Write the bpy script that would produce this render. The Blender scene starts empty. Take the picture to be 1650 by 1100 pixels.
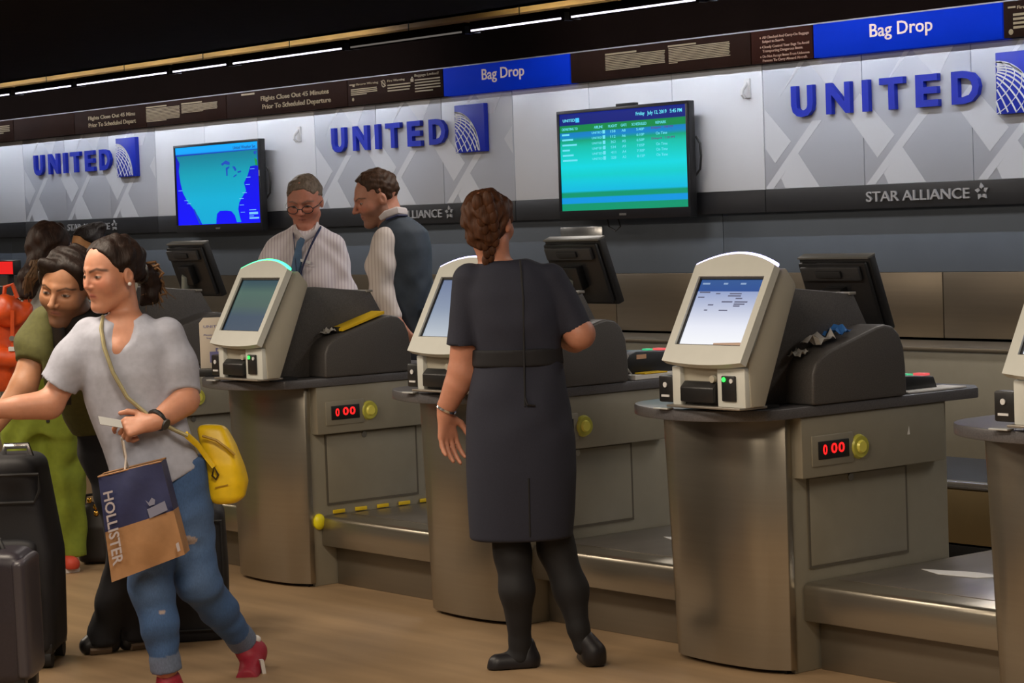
import bpy, bmesh, math, random
import numpy as np
from mathutils import Vector, Matrix
random.seed(7); rng = np.random.RandomState(5)
SC = bpy.context.scene
COL = SC.collection
# ------------------------------------------------------------------ camera
FPX, YAW, PITCH, ROLL, CAMH = 3803.85, 0.902595, 0.053675, -0.036391, 1.55
cy_, sy_ = math.cos(YAW), math.sin(YAW)
W_ = np.array([-sy_*math.cos(PITCH), cy_*math.cos(PITCH), -math.sin(PITCH)])
RH_ = np.array([cy_, sy_, 0.0]); FH_ = np.array([-sy_, cy_, 0.0])
UP_ = np.cross(RH_, W_)
R_ = RH_*math.cos(ROLL)+UP_*math.sin(ROLL); U_ = -RH_*math.sin(ROLL)+UP_*math.cos(ROLL)
C_ = np.array([0, 0, CAMH])
cam = bpy.data.cameras.new('camera'); camo = bpy.data.objects.new('camera', cam); COL.objects.link(camo)
cam.sensor_width = 36.0; cam.lens = FPX/1650*36.0; cam.clip_end = 200
m = Matrix.Identity(4)
for i in range(3):
    m[i][0] = R_[i]; m[i][1] = U_[i]; m[i][2] = -W_[i]; m[i][3] = C_[i]
camo.matrix_world = m; SC.camera = camo
# ------------------------------------------------------------------ world, lights, exposure
SC.view_settings.view_transform = 'Standard'; SC.view_settings.look = 'None'
SC.view_settings.gamma = 1.0; SC.view_settings.use_curve_mapping = False
SC.view_settings.exposure = 0.0
wd = bpy.data.worlds.new('hall_air'); SC.world = wd; wd.use_nodes = True
bg = wd.node_tree.nodes['Background']; bg.inputs[0].default_value = (1.0, 0.90, 0.78, 1); bg.inputs[1].default_value = 0.10
def area(name, loc, sx, sy, power, col, rot=(0, 0, 0)):
    l = bpy.data.lights.new(name, 'AREA'); l.shape = 'RECTANGLE'; l.size = sx; l.size_y = sy; l.energy = power; l.color = col
    o = bpy.data.objects.new(name, l); COL.objects.link(o); o.location = loc; o.rotation_euler = rot
    return o
WARM = (1.0, 0.85, 0.68)
for i, (x, y) in enumerate([(-10.5, 3.2), (-7.5, 3.2), (-4.5, 3.2), (-6.5, 0.6), (-3.2, 1.2), (-13.5, 3.4)]):
    area('ceiling_panel_light', (x, y, 2.64), 1.5, 0.6, 60, WARM)
for i, x in enumerate([-15.0, -12.0, -9.0, -6.0, -3.5]):
    area('agent_aisle_light', (x, 7.35, 2.64), 0.9, 0.4, 17, (1.0, 0.92, 0.84))
# ------------------------------------------------------------------ pixel helpers (photo frame 1650 x 1100)
def ray(u, v): return W_+R_*(u-825)/FPX-U_*(v-550)/FPX
def onY(u, v, Y): d = ray(u, v); return C_+d*(Y/d[1])
def wx(u, Z, Y):
    n = R_-(u-825)/FPX*W_
    return -(Y*n[1]+(Z-CAMH)*n[2])/n[0]
# ------------------------------------------------------------------ materials
MATS = {}
def mat(name, col=(.5, .5, .5), rough=.5, metal=0., emit=None, es=0., noise=None, bump=0., spec=.5, attr=False, coat=0., sss=0., alpha=None, trans=0.):
    if name in MATS: return MATS[name]
    M = bpy.data.materials.new(name); M.use_nodes = True; nt = M.node_tree; b = nt.nodes['Principled BSDF']
    b.inputs['Base Color'].default_value = (*col, 1); b.inputs['Roughness'].default_value = rough; b.inputs['Metallic'].default_value = metal
    b.inputs['Specular IOR Level'].default_value = spec
    if coat: b.inputs['Coat Weight'].default_value = coat; b.inputs['Coat Roughness'].default_value = .15
    if sss:
        b.inputs['Subsurface Weight'].default_value = sss; b.inputs['Subsurface Radius'].default_value = (.012, .005, .003); b.inputs['Subsurface Scale'].default_value = .6
    if trans: b.inputs['Transmission Weight'].default_value = trans
    if emit: b.inputs['Emission Color'].default_value = (*emit, 1); b.inputs['Emission Strength'].default_value = es
    src = None
    if attr:
        a = nt.nodes.new('ShaderNodeVertexColor'); a.layer_name = 'Col'; src = a.outputs[0]
    if noise:   # (scale xyz, amount, detail)
        tc = nt.nodes.new('ShaderNodeTexCoord'); mp = nt.nodes.new('ShaderNodeMapping'); nz = nt.nodes.new('ShaderNodeTexNoise')
        mp.inputs['Scale'].default_value = noise[0]; nz.inputs['Scale'].default_value = 1.0; nz.inputs['Detail'].default_value = 5
        nt.links.new(tc.outputs['Object'], mp.inputs[0]); nt.links.new(mp.outputs[0], nz.inputs['Vector'])
        rp = nt.nodes.new('ShaderNodeMapRange'); rp.inputs[1].default_value = .3; rp.inputs[2].default_value = .7
        rp.inputs[3].default_value = 1-noise[1]; rp.inputs[4].default_value = 1+noise[1]
        nt.links.new(nz.outputs[0], rp.inputs[0])
        mx = nt.nodes.new('ShaderNodeMix'); mx.data_type = 'RGBA'; mx.blend_type = 'MULTIPLY'; mx.inputs[0].default_value = 1
        if src: nt.links.new(src, mx.inputs[6])
        else: mx.inputs[6].default_value = (*col, 1)
        nt.links.new(rp.outputs[0], mx.inputs[7]); src = mx.outputs[2]
        if bump:
            bp = nt.nodes.new('ShaderNodeBump'); bp.inputs['Strength'].default_value = bump; bp.inputs['Distance'].default_value = .01
            nt.links.new(nz.outputs[0], bp.inputs['Height']); nt.links.new(bp.outputs[0], b.inputs['Normal'])
    if src: nt.links.new(src, b.inputs['Base Color'])
    MATS[name] = M; return M
def stripe_mat(name, c1, c2, axis, freq, width, rough=.8):
    if name in MATS: return MATS[name]
    M = bpy.data.materials.new(name); M.use_nodes = True; nt = M.node_tree; b = nt.nodes['Principled BSDF']; b.inputs['Roughness'].default_value = rough
    tc = nt.nodes.new('ShaderNodeTexCoord'); sp = nt.nodes.new('ShaderNodeSeparateXYZ'); nt.links.new(tc.outputs['Object'], sp.inputs[0])
    m1 = nt.nodes.new('ShaderNodeMath'); m1.operation = 'MULTIPLY'; m1.inputs[1].default_value = freq; nt.links.new(sp.outputs[axis], m1.inputs[0])
    m2 = nt.nodes.new('ShaderNodeMath'); m2.operation = 'FRACT'; nt.links.new(m1.outputs[0], m2.inputs[0])
    m3 = nt.nodes.new('ShaderNodeMath'); m3.operation = 'LESS_THAN'; m3.inputs[1].default_value = width; nt.links.new(m2.outputs[0], m3.inputs[0])
    mx = nt.nodes.new('ShaderNodeMix'); mx.data_type = 'RGBA'; mx.inputs[6].default_value = (*c1, 1); mx.inputs[7].default_value = (*c2, 1)
    nt.links.new(m3.outputs[0], mx.inputs[0]); nt.links.new(mx.outputs[2], b.inputs['Base Color'])
    MATS[name] = M; return M
def S(r, g, b_):   # sRGB 0-255 to linear
    f = lambda c: c/12.92 if c <= .04045 else ((c+.055)/1.055)**2.4
    return tuple(f(c/255.) for c in (r, g, b_))
STEEL = mat('brushed_steel', (.36, .325, .265), .29, .88, noise=((2, 2, 90), .025))
STEEL_D = mat('steel_plinth', (.25, .215, .165), .42, .8, noise=((2, 2, 60), .03))
PANEL = mat('taupe_laminate', (.30, .275, .21), .45, .25, noise=((14, 14, 14), .03))
COUNTER = mat('speckled_counter', (.10, .097, .103), .36, 0, noise=((260, 260, 260), .25))
HOUSING = mat('charcoal_plastic', (.075, .069, .066), .5, 0, noise=((300, 300, 300), .3))
CREAM = mat('cream_plastic', (.62, .635, .59), .42, 0, noise=((20, 20, 20), .02))
TAN = mat('tan_plastic', (.43, .405, .33), .5, 0, noise=((20, 20, 20), .02))
BLACK = mat('black_plastic', (.012, .012, .013), .4, noise=((90, 90, 90), .1))
DKGREY = mat('dark_grey_plastic', (.035, .035, .037), .45, noise=((90, 90, 90), .1))
RUBBER = mat('black_rubber', (.015, .015, .016), .7, noise=((60, 60, 60), .1))
SILVER = mat('silver_metal', (.6, .6, .6), .25, 1., noise=((60, 60, 60), .05))
WHITEP = mat('white_plastic', (.7, .7, .7), .4, noise=((40, 40, 40), .02))
YELLOW = mat('yellow_vinyl', (.75, .52, .012), .45, noise=((40, 40, 40), .05))
BLUE = mat('logo_blue', (.002, .020, .42), .5, noise=((20, 20, 20), .03))
# ------------------------------------------------------------------ mesh building
def link(o, parent=None):
    COL.objects.link(o)
    if parent is not None: o.parent = parent
    return o
def tag(o, label=None, cat=None, group=None, kind=None):
    if label: o['label'] = label
    if cat: o['category'] = cat
    if group: o['group'] = group
    if kind: o['kind'] = kind
    return o
def thing(name, label, cat, loc=(0, 0, 0), rz=0., group=None):
    o = bpy.data.objects.new(name, None); o.empty_display_size = .05; o.location = loc; o.rotation_euler = (0, 0, rz); link(o)
    return tag(o, label, cat, group)
class MB:
    def __init__(s, org=(0, 0, 0)): s.v = []; s.f = []; s.o = np.array(org, float)
    def add(s, vs, fs):
        n = len(s.v); s.v += [tuple(np.array(p, float)-s.o) for p in vs]; s.f += [tuple(i+n for i in q) for q in fs]; return s
    def box(s, x0, x1, y0, y1, z0, z1):
        return s.add([(x0, y0, z0), (x1, y0, z0), (x1, y1, z0), (x0, y1, z0), (x0, y0, z1), (x1, y0, z1), (x1, y1, z1), (x0, y1, z1)],
                     [(0, 3, 2, 1), (4, 5, 6, 7), (0, 1, 5, 4), (1, 2, 6, 5), (2, 3, 7, 6), (3, 0, 4, 7)])
    def prism(s, poly, axis, a, b, poly2=None):
        p2 = poly2 or poly
        def mk(p, t): return {'z': (p[0], p[1], t), 'x': (t, p[0], p[1]), 'y': (p[0], t, p[1])}[axis]
        n = len(poly); vs = [mk(p, a) for p in poly]+[mk(p, b) for p in p2]
        fs = [tuple(range(n))[::-1], tuple(range(n, 2*n))]+[(i, (i+1) % n, n+(i+1) % n, n+i) for i in range(n)]
        return s.add(vs, fs)
    def quad(s, a, b, c, d): return s.add([a, b, c, d], [(0, 1, 2, 3)])
    def frame(s, c, ex, ey, ez):   # box by centre and half-axis vectors
        c, ex, ey, ez = [np.array(q, float) for q in (c, ex, ey, ez)]
        vs = [c+sx*ex+sy*ey+sz*ez for sz in (-1, 1) for sx, sy in ((-1, -1), (1, -1), (1, 1), (-1, 1))]
        return s.add(vs, [(0, 3, 2, 1), (4, 5, 6, 7), (0, 1, 5, 4), (1, 2, 6, 5), (2, 3, 7, 6), (3, 0, 4, 7)])
    def tube(s, pts, r, n=8, closed=False, flat=None):
        pts = [np.array(p, float) for p in pts]; rs = r if hasattr(r, '__len__') else [r]*len(pts); vs = []; N = len(pts); nrm = None
        for i, p in enumerate(pts):
            t = (pts[(i+1) % N]-pts[i-1]) if closed else (pts[min(i+1, N-1)]-pts[max(i-1, 0)])
            t = t/(np.linalg.norm(t)+1e-12)
            if nrm is None:
                h = np.array([0, 0, 1.]) if abs(t[2]) < .9 else np.array([1., 0, 0]); nrm = np.cross(t, h)
            nrm = nrm-t*(nrm@t); nrm = nrm/(np.linalg.norm(nrm)+1e-12); b = np.cross(t, nrm)
            for k in range(n):
                a = 2*math.pi*k/n; vs.append(p+rs[i]*(math.cos(a)*nrm*(flat or 1)+math.sin(a)*b))
        fs = [(i*n+k, i*n+(k+1) % n, ((i+1) % N)*n+(k+1) % n, ((i+1) % N)*n+k) for i in range(N if closed else N-1) for k in range(n)]
        if not closed: fs += [tuple(range(n))[::-1], tuple((N-1)*n+k for k in range(n))]
        return s.add(vs, fs)
    def cyl(s, c, d, r, h, n=20, r2=None):
        d = np.array(d, float)/np.linalg.norm(d); c = np.array(c, float)
        return s.tube([c, c+d*h], [r, r if r2 is None else r2], n)
    def sphere(s, c, r, n=10, m_=6):
        rr = np.array(r if hasattr(r, '__len__') else (r, r, r)); c = np.array(c, float)
        vs = [c+rr*np.array([math.sin(math.pi*j/m_)*math.cos(2*math.pi*i/n), math.sin(math.pi*j/m_)*math.sin(2*math.pi*i/n), math.cos(math.pi*j/m_)]) for j in range(m_+1) for i in range(n)]
        return s.add(vs, [(j*n+i, (j+1)*n+i, (j+1)*n+(i+1) % n, j*n+(i+1) % n) for j in range(m_) for i in range(n)])
    def build(s, name, material, parent=None, bevel=0., seg=2, smooth=35):
        me = bpy.data.meshes.new(name); me.from_pydata(s.v, [], s.f); me.validate()
        bm = bmesh.new(); bm.from_mesh(me); bmesh.ops.remove_doubles(bm, verts=bm.verts, dist=1e-6)
        bmesh.ops.recalc_face_normals(bm, faces=bm.faces)
        if bevel:
            ed = [e for e in bm.edges if len(e.link_faces) == 2 and e.calc_face_angle(0) > .5]
            bmesh.ops.bevel(bm, geom=ed, offset=bevel, segments=seg, affect='EDGES', clamp_overlap=True, profile=.5)
        bm.to_mesh(me); bm.free()
        me.materials.append(material)
        if smooth:
            me.shade_smooth(); me.set_sharp_from_angle(angle=math.radians(smooth))
        o = bpy.data.objects.new(name, me); return link(o, parent)
def dup(root, dx):
    r = root.copy(); COL.objects.link(r); r.location = root.location+Vector((dx, 0, 0))
    for ch in root.children:
        c = ch.copy(); COL.objects.link(c); c.parent = r
        for g in ch.children:
            d = g.copy(); COL.objects.link(d); d.parent = c
    return r
def child(root, name):
    for c in root.children:
        if c.name.split('.')[0] == name: return c
        for g in c.children:
            if g.name.split('.')[0] == name: return g
def setmat(o, m_):
    o.material_slots[0].link = 'OBJECT'; o.material_slots[0].material = m_
# text as mesh lying in the XZ plane, facing -Y
def text_geo(body, x0, x1, z0, z1, y, depth=.002, bold=0., align='LEFT', keep=False, spacing=1., line=1.):
    cu = bpy.data.curves.new('t', 'FONT'); cu.body = body; cu.extrude = depth/2; cu.offset = bold; cu.resolution_u = 3; cu.align_x = align; cu.space_character = spacing; cu.space_line = line
    o = bpy.data.objects.new('t', cu); COL.objects.link(o)
    bpy.context.view_layer.update()
    me = bpy.data.meshes.new_from_object(o.evaluated_get(bpy.context.evaluated_depsgraph_get()))
    n = len(me.vertices); co = np.empty(n*3); me.vertices.foreach_get('co', co); co = co.reshape(-1, 3)
    fs = [tuple(p.vertices) for p in me.polygons]
    bpy.data.objects.remove(o); bpy.data.meshes.remove(me); bpy.data.curves.remove(cu)
    lo = co.min(0); hi = co.max(0); sx = (x1-x0)/(hi[0]-lo[0]); sz = (z1-z0)/(hi[1]-lo[1])
    return [(x0+(p[0]-lo[0])*sx, y-p[2], z0+(p[1]-lo[1])*sz) for p in co], fs
# ------------------------------------------------------------------ the setting
YW, PER, PW, SA = 8.8957, 1.43099, 4.29297, -17.6278
WH = mat('white_wall_panel', (.70, .715, .75), .32, noise=((1.2, 1.2, 1.2), .02))
GRL = mat('printed_grey', (.47, .49, .54), .32, noise=((1.2, 1.2, 1.2), .02))
GRD = mat('printed_light_grey', (.62, .635, .67), .32, noise=((1.2, 1.2, 1.2), .02))
BAND = mat('black_band', (.02, .02, .022), .45, noise=((8, 8, 8), .08))
GREYW = mat('blue_grey_wall', (.125, .15, .185), .6, noise=((6, 6, 6), .03))
STW = mat('bronze_steel_wall', (.24, .195, .14), .36, .8, noise=((2, 1, 50), .04))
FLOOR = mat('floor_vinyl', (.31, .205, .112), .5, noise=((1.1, 9, 1), .16), bump=.03)
DARKW = mat('dark_brown_wall', (.0055, .0030, .0022), .9, noise=((5, 5, 5), .1), spec=.02)
CEIL = mat('dark_ceiling', (.012, .0085, .006), .9, noise=((9, 9, 9), .15), spec=.02)
GOLD = mat('gold_wood_trim', (.20, .105, .022), .6, noise=((2, 30, 30), .25), spec=.15)
XL, XR = -24.0, 1.0
def struct(o): o['kind'] = 'structure'; return o
struct(MB().box(XL, 6, -6, 9.3, -.1, 0).build('floor', FLOOR, smooth=0))
struct(MB().box(XL, 6, -6, 8.0, 2.676, 2.80).build('ceiling', CEIL, smooth=0))
struct(MB().box(XL, 6, 8.0, 9.3, 2.80, 2.88).build('trim_3', CEIL, smooth=0))
wall = struct(MB().box(XL, XR, 9.0, 9.3, 0, 2.80).build('wall_back', DARKW, smooth=0))
cuts = []
for j in range(-1, 4):
    a = SA+j*PW; cuts += [(a, 'g'), (a+.717, 'g'), (a+1.434, 'g'), (a+2.151, 'w'), (a+2.151+.714, 'w'), (a+2.151+1.428, 'w')]
cuts.append((SA+4*PW, 'e'))
GAP = .0025
for (a, k), (b, _) in zip(cuts[:-1], cuts[1:]):
    if b < XL or a > XR: continue
    MB().box(a+GAP, b-GAP, YW, 9.0, 1.633, 2.297).build('wall_panel', GRL if k == 'g' else WH, wall, .002)
for j in range(-1, 4):
    a = SA+j*PW
    for x0, x1 in ((a, a+2.151), (a+2.151, a+PW)):
        MB().box(x0+GAP, x1-GAP, YW-.004, 9.0, 1.512, 1.632).build('band_panel', BAND, wall, .002)
    MB().box(a-.4+GAP, a-.4+PW-GAP, 8.955, 9.0, 1.188, 1.512).build('grey_panel', GREYW, wall, .002)
for k in range(14):
    a = -7.866+1.24*(k-11)
    MB().box(a+.003, a+1.24-.003, 8.945, 9.0, .86, 1.187).build('steel_panel', STW, wall, .002)
def clip(poly, x0, x1):
    for sgn, lim in ((1, x0), (-1, -x1)):
        out = []
        for p, q in zip(poly, poly[1:]+poly[:1]):
            ip, iq = sgn*p[0] >= lim, sgn*q[0] >= lim
            if ip: out.append(p)
            if ip != iq:
                t = (x0 if sgn > 0 else x1); s = (t-p[0])/(q[0]-p[0]); out.append((t, p[1]+s*(q[1]-p[1])))
        poly = out
        if not poly: return []
    return poly
SHAPES = [[(.33, 2.295), (.60, 2.295), (.51, 2.17), (.46, 2.17)], [(-.13, 2.01), (-.03, 2.10), (.20, 1.88), (.08, 1.77)],
          [(.0, 1.636), (.36, 1.98), (.43, 1.98), (.06, 1.636)], [(.12, 1.69), (.25, 1.815), (.40, 1.636), (.15, 1.636)], [(.13, 2.12), (.16, 2.15), (.32, 2.295), (.28, 2.295)]]
for j in range(-1, 4):
    mb = MB()
    for k in range(-1, 5):
        for s in SHAPES:
            p = clip([(x+.73*k, z) for x, z in s], .01, 2.14)
            if len(p) > 2: mb.prism([(SA+j*PW+x, z) for x, z in p], 'y', YW-.0012, YW+.001)
    mb.build('panel_graphic', GRD, wall, smooth=0)
struct(MB().box(XL, XR, 8.60, 9.0, 2.714, 2.744).build('trim_1', GOLD, smooth=0))
struct(MB().box(XL, XR, 8.86, 9.0, 2.470, 2.478).build('trim_2', mat('pale_metal_trim', (.22, .21, .21), .5, .5, noise=((9, 9, 9), .05)), smooth=0))
# service ledge below the wall and baggage conveyor
b = thing('service_ledge', 'long low taupe metal ledge along the foot of back wall', 'ledge', (-8, 8.7, 0))
MB((-8, 8.7, 0)).box(XL, XR, 8.53, 8.944, 0, .83).build('ledge_body', PANEL, b, .004)
MB((-8, 8.7, 0)).box(XL, XR, 8.50, 8.944, .83, .848).build('ledge_top', STEEL_D, b, .003)
b = thing('baggage_conveyor', 'long low baggage conveyor running behind the check-in counters', 'conveyor', (-8, 7.35, 0))
o_ = (-8, 7.35, 0)
MB(o_).box(-19, XR, 7.12, 7.80, 0, .18).build('conveyor_base', BLACK, b, .004)
MB(o_).box(-19, XR, 7.10, 7.13, .19, .405).build('side_panel', mat('ochre_metal', (.30, .22, .10), .5, .3, noise=((6, 6, 6), .05)), b, .003)
MB(o_).box(-19, XR, 7.085, 7.13, .41, .437).build('edge_rail', SILVER, b, .003)
MB(o_).box(-19, XR, 7.13, 7.82, .19, .43).build('belt', RUBBER, b, .003)
# fluorescent tubes
TUBE = mat('tube_glow', (.9, .9, .9), .4, emit=(.84, .89, 1.0), es=125.)
TUBE_OFF = mat('tube_dim', (.55, .52, .5), .4, emit=(.9, .85, .8), es=.35)
STRIP = mat('added_line_glow', (.8, .8, .8), .4, emit=(.86, .82, 1.0), es=2.2); STRIP_OFF = mat('added_line_dim', (.35, .33, .31), .5, emit=(.9, .85, .8), es=.10)
tx = [(-22.4, -21.1, 1), (-21.05, -19.7, 1), (-19.65, -18.4, 1), (-18.35, -17.85, 1), (-17.8, -16.64, 1), (-16.57, -15.64, 1), (-15.58, -14.25, 1), (-14.2, -13.47, 1), (-13.42, -12.11, 1), (-12.05, -10.88, 0), (-10.83, -9.98, 1), (-9.93, -8.9, 1), (-8.85, -7.55, 1), (-7.5, -6.2, 1), (-6.15, -4.85, 1), (-4.8, -3.5, 1)]
tl = ['far left out of corner', '', '', '', 'first glowing fluorescent tube from the left photo edge', 'second glowing fluorescent tube from the left photo edge', 'third glowing fluorescent tube from the left, over the weather map screen', 'fourth glowing fluorescent tube from the left photo edge', 'long glowing fluorescent tube above the closing-time lettering', 'unlit grey fluorescent tube left of the lit pair', 'glowing fluorescent tube above the left blue sign', 'glowing fluorescent tube reaching the top edge of photo', '', '', '', '']
for (a, b_, on), lb in zip(tx, tl):
    o_ = ((a+b_)/2, 8.35, 2.6155)
    t = thing('fluorescent_tube', lb if len(lb) > 25 else 'fluorescent tube lamp in the ceiling cove outside the photo frame', 'lamp', o_, group='tubes of the ceiling cove')
    MB(o_).cyl((a+.02, 8.365, 2.628), (1, 0, 0), .0065, b_-a-.04, 10).build('tube', TUBE if on else TUBE_OFF, t)
    MB(o_).box(a, b_, 8.318, 8.324, 2.598, 2.650).build('added_tube_shield', DARKW, t)  # added lip, keeps the strong tube out of the camera's view
    MB(o_).box(a+.02, b_-.02, 8.314, 8.318, 2.6065, 2.6165).build('added_tube_line', STRIP if on else STRIP_OFF, t)  # added glowing strip, stands in for the thin visible line of the tube
    for x in (a, b_-.02): MB(o_).box(x, x+.02, 8.324, 8.385, 2.60, 2.645).build('end_holder', BLACK, t)
    MB(o_).cyl(((a+b_)/2, 8.35, 2.66), (0, 0, 1), .003, .14, 8).build('hanger', BLACK, t)
    MB(o_).box(a, b_, 8.324, 8.378, 2.645, 2.665).build('batten', DARKW, t)
# ------------------------------------------------------------------ sign band
BROWN = mat('brown_sign', (.015, .0062, .0038), .7, noise=((6, 6, 6), .12), spec=.04); BROWN2 = mat('red_brown_sign', (.024, .0065, .0035), .7, noise=((6, 6, 6), .12), spec=.04)
BLUESIGN = mat('blue_sign', (.0005, .016, .26), .7, spec=.05, emit=(.0, .03, .6), es=.25, noise=((6, 6, 6), .03))
CREAMT = mat('cream_lettering', (.20, .15, .08), .6, emit=(.8, .62, .36), es=.035)
PEACH = mat('pale_sign_lettering', (.62, .50, .42), .6, emit=(.9, .72, .58), es=.12)
def sign(x0, x1, m_, label):
    t = thing('overhead_sign', label, 'sign', ((x0+x1)/2, YW, 2.297))
    MB(((x0+x1)/2, YW, 2.297)).box(x0+.004, x1-.004, YW-.05, 9.0, 2.298, 2.470).build('sign_panel', m_, t, .002)
    return t, ((x0+x1)/2, YW, 2.297)
ys = YW-.0515
def bars(mb, x0, x1, z0, z1, n, last=.6, h=.55):
    st = (z1-z0)/n
    for k in range(n):
        e = x1 if k < n-1 else x0+(x1-x0)*last
        e -= random.random()*.02*(x1-x0)
        mb.box(x0, e, ys-.0006, ys+.002, z1-(k+h)*st, z1-k*st)
def X(u): return wx(u, 2.37, YW-.05)
sx = [-20.6, X(22), X(120), X(236), X(365), X(560), X(714), X(919), X(1210), X(1310), X(1616), X(1616)+1.6]
LB = ['brown overhead sign at the left photo edge', 'plain dark brown sign panel left of the cut-off closing notice', 'dark brown sign with closing notice cut off at the right', 'brown sign with two small paragraphs above the map screen', 'brown sign with two-line flight closing notice in full', 'brown sign with three small warning notices and icons', 'blue overhead sign above the second blue wall lettering', 'brown sign with two paragraphs above the green screen', 'red brown sign with three bulleted lines', 'blue overhead sign above the rightmost blue wall lettering', 'brown sign cut off by the right photo edge']
SG = [sign(sx[k], sx[k+1], [BROWN, BROWN, BROWN, BROWN, BROWN, BROWN, BLUESIGN, BROWN, BROWN2, BLUESIGN, BROWN][k], LB[k]) for k in range(11)]
def lettering(k, fill, m_): mb = MB(SG[k][1]); fill(mb); o = mb.build('lettering', m_, SG[k][0], smooth=0); o['kind'] = 'stuff'
def T(mb, s, u0, u1, z0, z1, bold=.0, **k): mb.add(*text_geo(s, X(u0), X(u1), z0, z1, ys, .003, bold, **k))
lettering(0, lambda m_: bars(m_, X(0)-.1, X(16), 2.36, 2.43, 5), CREAMT)
lettering(2, lambda m_: (T(m_, 'Flights Close Out 45 Minu', 143, 218, 2.387, 2.424, .012), T(m_, 'Prior To Scheduled Depart', 143, 219, 2.330, 2.372, .012)), CREAMT)
def f3(m_):
    m_.box(X(236), X(269), ys-.0006, ys+.002, 2.437, 2.446); bars(m_, X(236), X(290), 2.330, 2.430, 10)
    m_.box(X(293), X(326), ys-.0006, ys+.002, 2.434, 2.443); bars(m_, X(293), X(351), 2.368, 2.428, 7)
lettering(3, f3, CREAMT)
lettering(4, lambda m_: (T(m_, 'Flights Close Out 45 Minutes', 421, 530, 2.387, 2.428, .012), T(m_, 'Prior To Scheduled Departure', 423, 533, 2.328, 2.372, .012), m_.box(X(390), X(411), ys-.001, ys+.002, 2.447, 2.459)), CREAMT)
def ring(m_, xc, zc, r, w=.006):
    for a in range(20):
        p = [(xc+rr*math.cos(t)*.9, zc+rr*math.sin(t)) for rr, t in ((r, a*math.pi/10), (r, (a+1)*math.pi/10), (r-w, (a+1)*math.pi/10), (r-w, a*math.pi/10))]
        m_.prism(p, 'y', ys-.0006, ys+.002)
def f5(m_):
    T(m_, 'Firearm Warning', 575, 610, 2.422, 2.440); bars(m_, X(566), X(608), 2.36, 2.405, 4)
    m_.box(X(564), X(573), ys-.001, ys+.002, 2.430, 2.437); m_.box(X(569), X(572), ys-.001, ys+.002, 2.420, 2.434); m_.sphere((X(569), ys, 2.338), (.012, .002, .012))
    T(m_, 'Fire Warning', 625, 653, 2.422, 2.440); bars(m_, X(625), X(662), 2.355, 2.408, 3, .95, .45)
    ring(m_, X(618.5), 2.420, .024); m_.prism([(X(614.5), 2.436), (X(615.5), 2.440), (X(622.5), 2.404), (X(621.5), 2.400)], 'y', ys-.001, ys+.002)
    T(m_, 'Baggage Locked?', 669, 708, 2.434, 2.456); bars(m_, X(669), X(710), 2.333, 2.422, 5, .7, .45)
    m_.box(X(662.5), X(667), ys-.001, ys+.002, 2.410, 2.430); ring(m_, X(664.8), 2.432, .010, .004)
lettering(5, f5, CREAMT)
lettering(6, lambda m_: T(m_, 'Bag Drop', 777, 845, 2.352, 2.438, .008), PEACH)
def f7(m_):
    m_.box(X(976), X(1026), ys-.0006, ys+.002, 2.434, 2.444); bars(m_, X(976), X(1072), 2.345, 2.428, 9)
    m_.box(X(1077), X(1122), ys-.0006, ys+.002, 2.440, 2.449); bars(m_, X(1078), X(1177), 2.345, 2.434, 10, .15)
lettering(7, f7, CREAMT)
def f8(m_):
    for k, (a, c) in enumerate((('All Checked And Carry-On Baggage', 'Subject to Search.'), ('Closely Control Your Bags To Avoid', 'Transporting Dangerous Items.'), ('Do Not Accept Items From Unknown', 'Persons To Carry Aboard Aircraft.'))):
        z = 2.438-k*.05
        T(m_, a, 1229, 1304, z-.016, z+.002, .008); T(m_, c, 1229, 1230+(34, 64, 71)[k], z-.038, z-.020, .008); m_.sphere((X(1226), ys, z-.007), (.005, .002, .005))
lettering(8, f8, mat('rose_lettering', (.30, .18, .12), .6, emit=(.7, .4, .28), es=.04))
lettering(9, lambda m_: T(m_, 'Bag Drop', 1402, 1503, 2.352, 2.438, .008), PEACH)
lettering(10, lambda m_: (bars(m_, X(1633), X(1633)+.30, 2.33, 2.41, 4), T(m_, 'Firearm Warning', 1640, 1700, 2.425, 2.445), m_.box(X(1625), X(1637), ys-.001, ys+.002, 2.437, 2.445), m_.sphere((X(1629), ys, 2.325), (.014, .002, .014))), CREAMT)
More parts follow.
